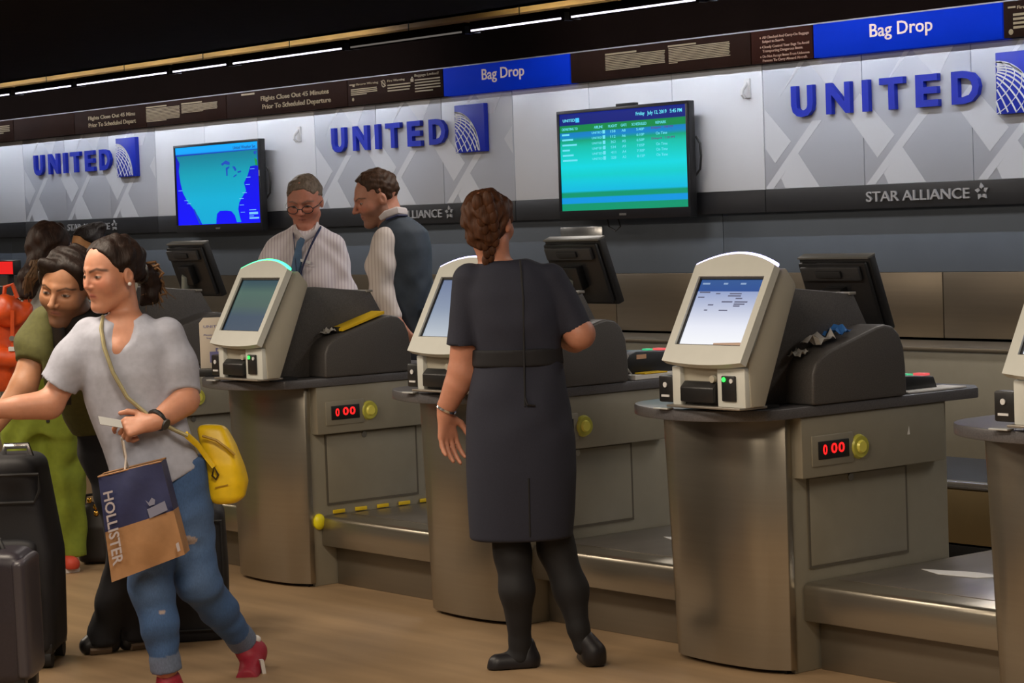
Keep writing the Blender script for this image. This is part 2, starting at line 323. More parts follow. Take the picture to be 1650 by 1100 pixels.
# ------------------------------------------------------------------ raised wall lettering, emblems, alliance lettering
pos = ['leftmost, left of the map screen', 'second, behind the two people at the counter', 'rightmost, right of the green screen']
for j in range(3):
    a = SA+j*PW; o_ = (a+.86, YW, 2.0)
    t = thing('raised_lettering', 'big blue raised wall lettering, '+pos[j], 'lettering', o_, group='blue raised lettering on the back wall')
    xs = .237
    for ch, w, gp in zip('UNITED', (.158, .170, .044, .160, .145, .174), (.093, .083, .075, .080, .087, 0)):
        mb = MB(o_); mb.add(*text_geo(ch, a+xs, a+xs+w, 2.005-(.004 if ch == 'U' else 0), 2.165, YW-.016, .026, .035)); mb.build('letter', BLUE, t, smooth=0)
        xs += w+gp
    e0, e1, z0, z1 = a+1.615, a+1.912, 1.942, 2.2355; o_ = ((e0+e1)/2, YW, z0)
    t = thing('globe_emblem', 'blue square emblem with white globe grid, '+pos[j], 'emblem', o_, group='globe emblems on the back wall')
    MB(o_).box(e0, e1, YW-.035, YW-.001, z0, z1).build('emblem_board', BLUE, t, .003)
    mb = MB(o_); s = e1-e0
    cx, cz, R = e0+.02*s, z0-.02*s, .80*s
    pole = Vector((-.30, -.50, .81)).normalized(); e_1 = pole.cross(Vector((0, 1, 0))).normalized(); e_2 = pole.cross(e_1)
    tilt = Matrix((e_1, e_2, pole)).transposed()
    def ribbon(pts, w):
        for p, q in zip(pts[:-1], pts[1:]):
            if min(p[0], q[0]) < e0 or min(p[1], q[1]) < z0: continue
            d = np.array(q)-np.array(p); L = np.linalg.norm(d)
            if L < 1e-6: continue
            n = np.array([-d[1], d[0]])/L*w/2
            mb.prism([tuple(np.array(p)-n), tuple(np.array(q)-n), tuple(np.array(q)+n), tuple(np.array(p)+n)], 'y', YW-.0372, YW-.0345)
    for fam in range(2):
        for k in range(30 if fam else 14):
            run = []
            for q in range(49):
                if fam: lon = 2*math.pi*k/30; lat = -math.pi/2+math.pi*q/48
                else: lat = -math.pi/2+math.pi*(k+.5)/14; lon = 2*math.pi*q/48
                v_ = tilt @ Vector((math.cos(lat)*math.cos(lon), math.cos(lat)*math.sin(lon), math.sin(lat)))
                if v_.y < -.05: run.append((cx+R*v_.x, cz+R*v_.z*1.08))
                else:
                    ribbon(run, s*(.026 if fam else .013)); run = []
            ribbon(run, s*(.026 if fam else .013))
    ribbon([(cx+R*math.sin(q*.04), cz+1.08*R*math.cos(q*.04)) for q in range(0, 40)], s*.03)
    mb.build('globe_grid', mat('emblem_white', (.75, .76, .78), .4), t, smooth=0)
    o_ = (a+1.1, YW, 1.55)
    t = thing('alliance_lettering', 'silver grey raised lettering with a star emblem on the black band, '+['leftmost', 'middle, behind the vest', 'rightmost'][j], 'lettering', o_, group='grey lettering on the black band')
    AL = mat('alliance_grey', (.45, .45, .46), .4, .3)
    mb = MB(o_); mb.add(*text_geo('STAR ALLIANCE', a+.733, a+1.413, 1.548, 1.600, YW-.008, .008, .01)); mb.build('letters', AL, t, smooth=0)['kind'] = 'stuff'
    mb = MB(o_); c0 = (a+1.490, 1.578)
    for k in range(5):
        an = math.pi/2+k*2*math.pi/5
        P_ = lambda r, da: (c0[0]+r*math.cos(an+da), c0[1]+r*math.sin(an+da))
        mb.prism([P_(.014, 0), P_(.026, -.5), P_(.043, .1), P_(.026, .5)], 'y', YW-.012, YW-.003)
    mb.build('star_emblem', AL, t, smooth=0)['kind'] = 'stuff'
for k, (x, z) in enumerate(((-13.515, 2.145), (-9.148, 2.175))):
    t = thing('wall_hook', ['small white hook on the wall left of second blue lettering', 'small white hook on the wall right of green screen'][k], 'hook', (x, YW, z))
    MB((x, YW, z)).box(x-.022, x+.022, YW-.014, YW, z-.05, z+.055).build('hook_plate', WHITEP, t, .005)
    MB((x, YW, z)).tube([(x, YW-.01, z+.03), (x, YW-.045, z-.005), (x, YW-.05, z-.03), (x, YW-.03, z-.048)], .010, 8).build('hook_arm', WHITEP, t)
# ------------------------------------------------------------------ wall screens
def screen_mat(name, stops, es):
    M = bpy.data.materials.new(name); M.use_nodes = True; nt = M.node_tree; b = nt.nodes['Principled BSDF']; b.inputs['Base Color'].default_value = (.01, .01, .01, 1); b.inputs['Roughness'].default_value = .25
    tc = nt.nodes.new('ShaderNodeTexCoord'); sp = nt.nodes.new('ShaderNodeSeparateXYZ'); nt.links.new(tc.outputs['Generated'], sp.inputs[0])
    cr = nt.nodes.new('ShaderNodeValToRGB'); el = cr.color_ramp.elements
    while len(el) > 1: el.remove(el[-1])
    el[0].position = stops[0][0]; el[0].color = (*stops[0][1], 1)
    for p, c in stops[1:]: e = el.new(p); e.color = (*c, 1)
    nt.links.new(sp.outputs[2], cr.inputs[0]); nt.links.new(cr.outputs[0], b.inputs['Emission Color']); b.inputs['Emission Strength'].default_value = es
    return M
def glow(name, c, es=1.): return mat(name, (.01, .01, .01), .4, emit=c, es=es)
def tv(x0, x1, label):
    z0, z1, yf = 1.503, 2.136, YW-.115; o_ = ((x0+x1)/2, YW, z0)
    t = thing('wall_screen', label, 'television', o_)
    MB(o_).box(x0, x1, yf, yf+.045, z0, z1).build('casing', BLACK, t, .004)
    bz = MB(o_)
    for a, b_, c, d in ((x0, x1, z0, z0+.055), (x0, x1, z1-.018, z1), (x0, x0+.018, z0+.055, z1-.018), (x1-.018, x1, z0+.055, z1-.018)): bz.box(a, b_, yf-.008, yf, c, d)
    bz.build('bezel', mat('tv_bezel', (.012, .012, .015), .3, noise=((30, 30, 30), .1)), t, .002)
    MB(o_).box((x0+x1)/2-.2, (x0+x1)/2+.2, yf+.045, YW-.002, 1.65, 2.0).build('wall_bracket', DKGREY, t)
    MB(o_).box((x0+x1)/2-.03, (x0+x1)/2+.03, yf-.010, yf-.007, z0+.02, z0+.032).build('maker_badge', SILVER, t)
    MB(o_).tube([(x1+.0, yf+.05, 1.94), (x1+.02, yf+.06, 1.90), (x1+.025, yf+.06, 1.83), (x1+.015, yf+.06, 1.76), (x1-.02, yf+.05, 1.72)], .006, 6).build('side_cable', BLACK, t)
    return t, o_, x0+.018, x1-.018, z0+.055, z1-.018, yf-.001
# departures board
t, o_, x0, x1, z0, z1, ys2 = tv(-10.622, -9.502, 'wall screen with green and cyan departures board')
g1, cy1, bl = S(0, 150, 110), S(0, 205, 225), S(0, 150, 225)
st = [(0, g1), (.07, g1), (.075, bl), (.13, bl), (.14, g1), (.18, g1), (.20, S(0, 185, 225)), (.30, S(0, 200, 220)), (.36, S(0, 205, 205)), (.45, S(0, 215, 225)), (.55, S(0, 205, 200)), (.66, S(0, 190, 170)), (.72, S(0, 160, 120)), (.76, S(0, 130, 200)), (.80, S(0, 125, 195)), (.81, S(0, 135, 70)), (.875, S(0, 135, 70)), (.88, S(0, 22, 120)), (1., S(0, 25, 125))]
d_ = MB(o_).quad((x0, ys2, z0), (x1, ys2, z0), (x1, ys2, z1), (x0, ys2, z1)).build('display', screen_mat('departures_glow', st, 1.0), t, smooth=0)
def TT(mb, s, fx0, fx1, fz0, fz1, bold=0.): mb.add(*text_geo(s, x0+fx0*(x1-x0), x0+fx1*(x1-x0), z0+fz0*(z1-z0), z0+fz1*(z1-z0), ys2-.001, .001, bold))
mb = MB(o_); TT(mb, 'Friday   July 12, 2019   5:45 PM', .62, .97, .915, .962, .01); TT(mb, 'UNITED', .03, .13, .915, .945, .01)
for s, a, b_ in (('AIRLINE', .285, .355), ('FLIGHT', .40, .47), ('GATE', .50, .545), ('SCHEDULED', .585, .70), ('REMARK', .77, .85), ('DEPARTING TO', .02, .15)): TT(mb, s, a, b_, .828, .855)
for k in range(6):
    z = .775-k*.053
    TT(mb, 'UNITED', .265, .345, z, z+.022); mb.box(x0+.352*(x1-x0), x0+.372*(x1-x0), ys2-.0015, ys2-.0005, z0+(z-.004)*(z1-z0), z0+(z+.032)*(z1-z0))
    if k not in (0, 2): TT(mb, 'On Time', .77, .855, z, z+.028)
    for a, b_ in ((.415, .455), (.505, .535), (.62, .68)): TT(mb, ['158 A8 5:40P', '112 A6 6:10P', '262 A5 6:50P', '534 A9 7:05P', '411 A4 7:30P', '328 A2 8:15P'][k].split()[0 if a < .5 else 1 if a < .6 else 2], a, b_, z, z+.026)
    mb.box(x0+.02*(x1-x0), x0+(.08+.03*(k % 3))*(x1-x0), ys2-.0015, ys2-.0005, z0+z*(z1-z0), z0+(z+.018)*(z1-z0))
mb.build('screen_text', glow('screen_text_cyan', S(110, 235, 255), .9), d_, smooth=0)['kind'] = 'stuff'
mb = MB(o_); TT(mb, 'Delayed - 7:00 PM', .735, .90, .775, .805); TT(mb, 'Delayed - 7:30 PM', .735, .91, .669, .699); mb.build('delay_text', glow('screen_text_purple', S(95, 40, 140), .8), d_, smooth=0)['kind'] = 'stuff'
mb = MB(o_); mb.box(x0+.135*(x1-x0), x0+.165*(x1-x0), ys2-.0015, ys2-.0005, z0+.905*(z1-z0), z0+.95*(z1-z0)); mb.build('screen_emblem', glow('screen_emblem', S(60, 200, 255), 1.), d_, smooth=0)
MB(o_).box(-10.11, -9.96, YW-.11, YW-.07, 2.136, 2.152).build('camera_bar', BLACK, t, .003)
MB(o_).tube([(-10.25, YW-.08, 1.51), (-10.26, YW-.06, 1.46), (-10.21, YW-.055, 1.435), (-10.16, YW-.06, 1.46), (-10.16, YW-.08, 1.51)], .005, 6).build('cable_loop', BLACK, t)
# weather map
t, o_, x0, x1, z0, z1, ys2 = tv(-15.005, -13.85, 'wall screen with blue and cyan map of a coastline')
d_ = MB(o_).quad((x0, ys2, z0), (x1, ys2, z0), (x1, ys2, z1), (x0, ys2, z1)).build('display', screen_mat('map_sea_glow', [(0, S(0, 0, 255)), (.5, S(0, 0, 235)), (.9, S(0, 20, 180)), (.92, S(0, 165, 255)), (1, S(0, 170, 255))], 1.0), t, smooth=0)
def PP(mb, pts, y=.001): mb.prism([(x0+a*(x1-x0), z0+(1-c)*(z1-z0)) for a, c in pts], 'y', ys2-y, ys2-y+.0008)
land = [(.01, .11), (.99, .10), (.985, .29), (.90, .30), (.87, .40), (.82, .50), (.84, .60), (.79, .68), (.755, .74), (.74, .82), (.75, .90), (.77, .985), (.72, .985), (.70, .90), (.66, .845), (.60, .835), (.52, .835), (.485, .87), (.475, .93), (.47, .995), (.30, .995), (.26, .90), (.19, .78), (.13, .70), (.075, .58), (.05, .45), (.035, .30), (.05, .20)]
mb = MB(o_); PP(mb, land); mb.build('land', screen_mat('map_land_glow', [(0, S(0, 170, 215)), (.35, S(0, 175, 215)), (.7, S(0, 160, 185)), (1, S(0, 125, 150))], 1.0), d_, smooth=0)
mb = MB(o_)
for p in ([(.56, .245), (.62, .205), (.665, .235), (.66, .265), (.60, .25), (.575, .27)], [(.615, .30), (.66, .28), (.655, .30), (.635, .32), (.632, .40), (.618, .40)], [(.69, .285), (.725, .29), (.74, .33), (.725, .35), (.705, .31)], [(.70, .41), (.74, .385), (.74, .40), (.705, .425)], [(.75, .355), (.795, .345), (.79, .365), (.755, .372)], [(.20, .80), (.215, .80), (.285, .99), (.265, .99)], [(.95, .12), (.985, .115), (.97, .16), (.95, .15)]): PP(mb, p, .002)
mb.build('lakes', glow('map_lake_glow', S(0, 70, 190), 1.), d_, smooth=0)['kind'] = 'stuff'
mb = MB(o_); PP(mb, [(.955, .20), (.985, .22), (.99, .30), (.965, .29)], .002); mb.build('snow_area', glow('map_green_glow', S(0, 150, 60), 1.), d_, smooth=0)
mb = MB(o_)
for a, c in ((.02, .55), (.09, .68), (.12, .72), (.80, .62), (.76, .69), (.76, .77), (.77, .86), (.84, .52), (.85, .43), (.90, .33)): PP(mb, [(a, c), (a+.05, c), (a+.05, c+.006), (a, c+.006)], .002)
for c, h, w in ((.835, .008, .08), (.865, .03, .10), (.91, .008, .05), (.93, .02, .11)): PP(mb, [(.87, c), (.87+w, c), (.87+w, c+h), (.87, c+h)], .002)
mb.build('map_labels', glow('map_label_glow', S(120, 200, 255), 1.), d_, smooth=0)['kind'] = 'stuff'
mb = MB(o_); TT(mb, 'United Weather Svc', .71, .97, .925, .965); mb.build('map_title', glow('map_title_glow', S(0, 60, 140), 1.), d_, smooth=0)
MB(o_).box(-13.858, -13.852, YW-.126, YW-.123, 1.88, 1.92).build('sticker', WHITEP, t)
# outlet plate on grey wall
t = thing('outlet_plate', 'metal outlet plate with round connectors on the grey wall', 'outlet', (-10.60, 8.955, 1.36))
MB((-10.60, 8.955, 1.36)).box(-10.83, -10.45, 8.945, 8.955, 1.33, 1.462).build('plate', SILVER, t, .002)
for k in range(4): MB((-10.60, 8.955, 1.36)).cyl((-10.75+k*.075, 8.946, 1.385), (0, -1, 0), .024, .018, 14, .016).build('connector', [SILVER, BLACK, SILVER, CREAM][k], t)
# ------------------------------------------------------------------ check-in units (built for unit 0, copied along the wall)
ORG = (-8.6, 5.6, 0)
def mk(): return MB(ORG)
def arc_plan(pts, n=6):   # Catmull-Rom through points
    P_ = [np.array(p, float) for p in pts]; out = []
    for i in range(len(P_)-1):
        a, b_, c, d = P_[max(i-1, 0)], P_[i], P_[i+1], P_[min(i+2, len(P_)-1)]
        for k in range(n):
            t = k/n; out.append(tuple(.5*((2*b_)+(-a+c)*t+(2*a-5*b_+4*c-d)*t*t+(-a+3*b_-3*c+d)*t**3)))
    return out+[tuple(P_[-1])]
def make_counter():
    t = thing('check_in_counter', '', 'counter', ORG)
    front = arc_plan([(-9.02, 5.62), (-9.015, 5.44), (-8.95, 5.33), (-8.80, 5.255), (-8.62, 5.225), (-8.45, 5.26), (-8.335, 5.36)], 6)
    mk().prism(front+[(-8.322, 5.42), (-8.322, 6.38), (-8.40, 6.46), (-9.02, 6.46)], 'z', .851, .888).build('countertop', COUNTER, t, .006)
    ped = arc_plan([(-8.955, 5.54), (-8.948, 5.470), (-8.925, 5.448), (-8.80, 5.424), (-8.65, 5.415), (-8.50, 5.425), (-8.432, 5.445)], 5)+[(-8.372, 5.478)]
    pe2 = [(min(x+(.045 if x < -8.9 else .02 if x < -8.7 else 0), -8.36), y-.005) for x, y in ped]
    mk().prism(pe2+[(-8.372, 5.50), (-8.92, 5.52+.06)], 'z', .014, .851, ped+[(-8.372, 5.50), (-8.935, 5.58)]).build('pedestal_shell', STEEL, t, .003)
    mk().box(-8.86, -8.40, 5.48, 6.1, 0, .014).build('toe_kick', BLACK, t)
    mk().box(-8.93, -8.378, 5.50, 6.27, 0, .851).build('side_wall', PANEL, t, .003)
    mk().box(-8.385, -8.372, 5.582, 6.05, .348, .640).build('access_panel', PANEL, t, .004)
    mk().box(-8.40, -8.3735, 5.574, 6.058, .340, .646).build('panel_gap_shade', mat('gap_shadow', (.10, .085, .06), .7), t)  # solid plate, shade of the groove put into its darker colour
    f = mk().box(-8.44, -8.332, 5.512, 6.215, .648, .851).build('display_fascia', PANEL, t, .006)
    mk().box(-8.345, -8.327, 5.555, 5.752, .684, .786).build('display_plate', PANEL, f, .003)
    w = mk().box(-8.335, -8.324, 5.582, 5.727, .706, .766).build('display_window', BLACK, f, .002)
    k = mk()
    for yc, a in ((5.612, .011), (5.655, .016), (5.69, .016)):
        vs, fs = text_geo('0', 0, 2*a*.9, 0, .034, 0, .001, .02)
        k.add([(-8.3225, yc-a+p[0], .717+(.006 if yc > 5.62 else .004)+p[2]) for p in vs], fs)
    k.build('red_digits', glow('led_red', (1., .01, .01), 2.2), f, smooth=0)['kind'] = 'stuff'
    bt = mk().cyl((-8.332, 5.781, .7334), (1, 0, 0), .042, .012, 24, .036).build('scale_button', mat('olive_yellow', (.50, .48, .07), .4, .1, noise=((30, 30, 30), .05)), f)
    mk().cyl((-8.322, 5.781, .7334), (1, 0, 0), .024, .010, 20, .018).build('button_boss', mat('bright_yellow_boss', (.80, .74, .12), .35, .1), f)
    mk().cyl((-8.378, 5.775, .628), (1, 0, 0), .013, .012, 14).build('lock', SILVER, t)
    mk().box(-8.905, -8.72, 6.26, 6.40, .0, .851).build('rear_pedestal', STEEL_D, t, .004)
    return t
def make_scale():
    t = thing('baggage_scale', '', 'scale', ORG)
    mk().prism([(5.54, .172), (5.54, .275), (5.547, .291), (5.562, .298), (6.75, .298), (6.75, .172)], 'x', -8.374, -7.512).build('platform', STEEL, t, .004)
    mk().box(-8.37, -7.515, 5.61, 6.75, 0, .172).build('plinth', STEEL_D, t, .003)
    mk().box(-8.33, -7.52, 5.66, 6.72, .2975, .301).build('weigh_plate', mat('scuffed_steel', (.33, .30, .27), .3, .85, noise=((12, 3, 3), .1)), t, .001)
    return t
def tp(mb, poly, off0, off1):   # polygon (x, z) on the leaning screen plane, thickness along its normal
    n = np.array([0, -.879, .477]); n_ = len(poly)
    P_ = lambda p, o: np.array([p[0], 5.366+(p[1]-1.31)*.543, p[1]])+n*o
    mb.add([P_(p, off0) for p in poly]+[P_(p, off1) for p in poly], [tuple(range(n_)), tuple(range(n_, 2*n_))[::-1]]+[(i, (i+1) % n_, n_+(i+1) % n_, n_+i) for i in range(n_)]); return mb
def make_kiosk():
    t = thing('self_service_kiosk', '', 'kiosk', ORG)
    mk().prism([(5.250, .906), (5.245, 1.05), (5.395, 1.345), (5.425, 1.345), (5.462, 1.300), (5.468, 1.283), (5.312, .906)], 'x', -8.640, -8.292).build('shell', TAN, t, .005)
    xl, xr = -8.652, -8.280; sl, sr, sb, stp = -8.617, -8.309, 1.092, 1.310
    arch = [(xl+(xr-xl)*k/12, 1.346+.036*(1-((k-6)/6.)**2)) for k in range(13)]
    bot = [(xl+(xr-xl)*k/8, 1.040-.010*(1-((k-4)/4.)**2)) for k in range(9)]
    b = mk(); tp(b, bot+[(xr, sb), (xl, sb)], 0, .028); tp(b, [(xl, sb), (sl, sb), (sl, stp), (xl, stp)], 0, .028); tp(b, [(sr, sb), (xr, sb), (xr, stp), (sr, stp)], 0, .028)
    tp(b, [(xl, stp), (xr, stp)]+arch[::-1], 0, .028)
    bz = b.build('bezel', CREAM, t)
    s_ = mk(); tp(s_, [(sl, sb), (sr, sb), (sr, stp), (sl, stp)], .010, .014); so = s_.build('screen', None or BLACK, t, smooth=0)
    rim = mk()
    for q in ([(sl, sb), (sr, sb), (sr, sb+.005), (sl, sb+.005)], [(sl, stp-.006), (sr, stp-.006), (sr, stp), (sl, stp)], [(sl, sb), (sl+.006, sb), (sl+.006, stp), (sl, stp)], [(sr-.006, sb), (sr, sb), (sr, stp), (sr-.006, stp)]): tp(rim, q, .012, .020)
    rim.build('screen_rim', BLACK, t, smooth=0)
    n = np.array([0, -.879, .477])
    pts = [np.array([x, 5.366+(z-1.31)*.543, z])+n*.016+np.array([0, 0, .003]) for x, z in arch]
    mk().tube(pts, .0085, 8).build('light_strip', BLACK, t)
    # lower front: two columns, receipt slot, card reader, keypad
    mk().box(-8.640, -8.600, 5.228, 5.27, .905, 1.032).build('column', CREAM, t, .004)
    mk().box(-8.425, -8.296, 5.228, 5.27, .905, 1.034).build('column', CREAM, t, .004)
    mk().box(-8.600, -8.425, 5.248, 5.262, .905, 1.032).build('slot_recess', BLACK, t)
    mk().prism([(5.215, .918), (5.215, .965), (5.235, .985), (5.26, .985), (5.26, .918)], 'x', -8.590, -8.432).build('document_tray', BLACK, t, .004)
    mk().cyl((-8.445, 5.235, .995), (0, -1, 0), .012, .012, 12).build('tray_knob', TAN, t)
    r = mk().box(-8.398, -8.335, 5.220, 5.23, .925, 1.008).build('card_reader', BLACK, t, .004)
    mk().cyl((-8.384, 5.221, .996), (0, -1, 0), .0075, .004, 12).build('green_light', glow('led_green', (.03, 1., .08), 2.5), r)
    mk().cyl((-8.350, 5.221, .992), (0, -1, 0), .0075, .004, 12).build('white_light', WHITEP, r)
    k = mk().box(-8.722, -8.650, 5.240, 5.285, .910, .998).build('payment_reader', BLACK, t, .006)
    mk().cyl((-8.687, 5.239, .968), (0, -1, 0), .009, .003, 12).build('reader_symbol', WHITEP, k)
    mk().box(-8.706, -8.668, 5.237, 5.241, .928, .935).build('reader_lettering', WHITEP, k)
    mk().box(-8.648, -8.30, 5.205, 5.33, .899, .907).build('base_plate', mat('base_metal', (.35, .32, .28), .35, .6), t, .003)
    mk().box(-8.60, -8.36, 5.30, 5.44, .8885, .90).build('plinth', BLACK, t)
    mk().box(-8.72, -8.65, 5.21, 5.24, .8885, .894).build('clear_tray', mat('pale_plastic', (.5, .52, .52), .2), t, .002)
    return t
def make_housing():
    t = thing('printer_housing', '', 'printer housing', ORG)
    mk().prism([(5.33, .889), (5.475, 1.272), (5.60, 1.272), (5.885, 1.240), (5.955, 1.12), (5.975, .889)], 'x', -8.640, -8.435).build('tower', HOUSING, t, .006)
    prof = [(5.548, .889), (5.552, .99), (5.566, 1.022), (5.592, 1.046), (5.63, 1.064), (5.86, 1.130), (5.90, 1.136), (5.94, 1.128), (5.972, 1.10), (5.992, 1.055), (6.0, .99), (6.003, .889)]
    mk().prism(prof, 'x', -8.48, -8.310).build('printer_cover', HOUSING, t, .010, 3)
    mk().box(-8.645, -8.43, 5.86, 5.893, 1.236, 1.246).build('top_strip', mat('grey_strip', (.25, .24, .22), .4), t, .002)
    return t
def make_monitor():
    t = thing('agent_monitor', '', 'monitor', (0, 0, 0))
    a = math.radians(20); R3 = Matrix.Rotation(a, 3, 'X')   # top leans towards -Y
    def rb(x0, x1, y0, y1, z0, z1):
        m_ = MB(); m_.box(x0, x1, y0, y1, z0, z1); m_.v = [tuple(R3 @ Vector(p)) for p in m_.v]; return m_
    rb(-.175, .175, 0, .035, -.285, 0).build('panel', BLACK, t, .006)
    rb(-.165, .165, -.022, .0, -.27, -.012).build('back_shell', BLACK, t, .008)
    rb(-.145, .145, -.040, -.022, -.075, -.022).build('vent_block', DKGREY, t, .006)
    rb(-.062, .062, -.050, -.040, -.058, -.034).build('port_recess', RUBBER, t, .002)
    rb(-.165, .165, .035, .037, -.275, -.012).build('screen', glow('monitor_glow', (.3, .35, .4), .5), t)
    rb(-.175, .175, -.006, .036, -.004, .004).build('top_edge', mat('edge_grey', (.14, .14, .13), .4), t, .002)
    rb(-.05, .05, -.06, -.022, -.20, -.10).build('mount_block', BLACK, t, .006)
    MB().tube([R3 @ Vector((-.01, -.05, -.15)), Vector((-.05, .02, -.24)), Vector((-.06, .03, -.30)), Vector((-.06, .03, -.46))], [.022, .02, .022, .022], 12).build('arm', mat('arm_grey', (.30, .33, .29), .4, .3), t)
    MB().cyl((-.06, .03, -.47), (0, 0, 1), .05, .02, 16).build('arm_base', BLACK, t)
    return t
LOC = ['cut off at the left photo edge behind the orange backpack', 'behind the striding person', 'with the green light arch, nearest the person in glasses', 'behind the person in the dark dress', 'the one with the bright screen at right centre', 'cut off by the right photo edge']
counter0, scale0, kiosk0, hous0 = make_counter(), make_scale(), make_kiosk(), make_housing()
mon0 = make_monitor()
def scr(name, stops, es): return screen_mat(name, stops, es)
SCRM = {0: scr('kiosk_screen_green', [(0, S(70, 95, 120)), (.3, S(75, 100, 125)), (.5, S(95, 125, 120)), (.75, S(100, 135, 125)), (.9, S(70, 105, 115)), (1, S(60, 95, 110))], .55),
        1: scr('kiosk_screen_pale', [(0, S(205, 215, 225)), (.5, S(150, 165, 190)), (1, S(120, 135, 170))], .8),
        2: scr('kiosk_screen_white_glare', [(0, S(250, 252, 255)), (.30, S(235, 238, 250)), (.55, S(195, 202, 225)), (.80, S(150, 165, 205)), (.81, S(40, 80, 150)), (1, S(50, 90, 150))], .95)}  # whiter lower end is glare painted into the screen glow
ARC = {0: glow('arch_green', (.05, 1., .30), 3.5), 1: glow('arch_white', (.55, .50, 1.), 5.)}
KLAB = ['beige check-in kiosk cut off at left, behind the orange backpack', 'beige check-in kiosk hidden behind the bending and striding people', 'beige check-in kiosk with glowing green light arch', 'beige check-in kiosk half hidden by the person in dark dress', 'beige check-in kiosk with bright white screen, fully visible at right', 'beige check-in kiosk cut off by the right photo edge']
KP = []
for i in range(-2, 4):
    dx = i*PER; n = i+2; pick = lambda r: r if i == -2 else dup(r, 0)
    c, s_, k, h = pick(counter0), pick(scale0), pick(kiosk0), pick(hous0)
    for o, nm in ((c, 'steel check-in counter with dark rounded top, '), (s_, 'low steel baggage scale platform beside the counter, '), (h, 'charcoal printer housing on the counter, ')):
        o['label'] = nm+['at far left, unit behind the orange backpack', 'under the kiosk hidden by the striding person', 'unit with the green-lit kiosk', 'unit behind the person in dark dress', 'unit with the fully visible bright kiosk', 'unit cut off at the right edge'][n]; o['group'] = {'counter': 'check-in counters', 'scale': 'baggage scales', 'printer housing': 'printer housings'}[o['category']]
    k['label'] = KLAB[n]; k['group'] = 'check-in kiosks'
    for o in (c, s_, k, h): o.location = Vector(ORG)+Vector((dx, 0, 0))
    setmat(child(k, 'screen'), SCRM[0 if i <= 0 else 1 if i == 1 else 2]); setmat(child(k, 'light_strip'), ARC[0 if i == 0 else 1])
    KP.append(k)
# printed content on the bright kiosk screen
q = mk()
for x, z, w in ((-8.60, 1.262, .05), (-8.52, 1.258, .02), (-8.455, 1.258, .055), (-8.46, 1.251, .06), (-8.60, 1.246, .03), (-8.42, 1.243, .03), (-8.48, 1.232, .05), (-8.42, 1.232, .06), (-8.42, 1.225, .05), (-8.54, 1.222, .025), (-8.42, 1.219, .03), (-8.48, 1.205, .04), (-8.55, 1.205, .015)):
    tp(q, [(x, z), (x+w, z), (x+w, z+.004), (x, z+.004)], .0142, .0148)
o = q.build('screen_text', glow('kiosk_text', S(95, 100, 130), .8), child(KP[4], 'screen'), smooth=0); o['kind'] = 'stuff'
q = mk()
for x, w in ((-8.60, .035), (-8.50, .02), (-8.42, .025)): tp(q, [(x, 1.289), (x+w, 1.289), (x+w, 1.294), (x, 1.294)], .0142, .0148)
q.build('header_text', glow('kiosk_header_text', S(150, 180, 220), .8), child(KP[4], 'screen'), smooth=0)['kind'] = 'stuff'
q = mk(); tp(q, [(-8.45, 1.094), (-8.325, 1.094), (-8.325, 1.108), (-8.45, 1.104)], .0142, .0148); q.build('footer_band', glow('kiosk_footer', S(190, 150, 120), .8), child(KP[4], 'screen'), smooth=0)
# monitors: (unit, x, y, z of top edge)
for n, (i, x, y, z, lb) in enumerate(((2, -8.82, 6.19, 1.352, 'black monitor seen from behind, right of the bright kiosk'), (1, -8.86, 6.19, 1.437, 'black monitor seen from behind, right of the person in dress'), (-1, -8.86, 6.06, 1.462, 'black monitor seen from behind, under the map screen'), (-2, -8.80, 6.06, 1.44, 'black monitor at far left beyond the ponytail'))):
    m_ = mon0 if n == 0 else dup(mon0, 0)
    m_.location = (x+i*PER, y, z); m_['label'] = lb; m_['group'] = 'monitors on the counters'
    L = z-.888
    MB((x, y, z)).box(x-.10, x-.02, y-.01, y+.07, .888, z-.45).build('riser', DKGREY, m_, .004).location = (0, 0, 0) if n == 0 else (0, 0, 0)
# hazard tape and yellow bumper on the scale beside the green kiosk
SC0 = [o for o in bpy.data.objects if o.get('label', '').startswith('low steel baggage scale') and 'green-lit' in o['label']][0]
for k in range(6): MB(ORG).box(-8.378+.004, -8.366, 5.60+k*.115, 5.66+k*.115, .302, .318).build('hazard_strip', YELLOW, SC0, .002)
MB(ORG).sphere((-8.372, 5.528, .275), (.022, .03, .035), 14, 8).build('bumper', mat('lemon_bumper', (.85, .75, .01), .4), SC0)
# small things on counters
def sheet(name, label, cat, pts, th, m_, up=(0, 0, 1)):
    c = np.mean(pts, 0); mb = MB(c); u = np.array(up)*th; pts = [np.array(p, float) for p in pts]; n = len(pts)
    mb.add(pts+[p+u for p in pts], [tuple(range(n))[::-1], tuple(range(n, 2*n))]+[(i, (i+1) % n, n+(i+1) % n, n+i) for i in range(n)])
    t = thing(name, label, cat, tuple(c)); mb.build(name+'_body', m_, t, .001, 1); return t, c
PAPER = mat('white_paper', (.72, .70, .66), .7, noise=((50, 50, 50), .03))
YSH = mat('yellow_card', (.85, .55, .01), .5, noise=((30, 30, 30), .04))
t, c = sheet('yellow_folder', 'bright yellow folder lying on the printer cover of the green-lit kiosk', 'folder', [(-8.428, 5.66, 1.080), (-8.33, 5.66, 1.080), (-8.33, 5.88, 1.143), (-8.428, 5.88, 1.143)], .012, YSH)
MB(tuple(c)).box(-8.41, -8.36, 5.650, 5.668, 1.072, 1.098).build('clip', BLACK, t)
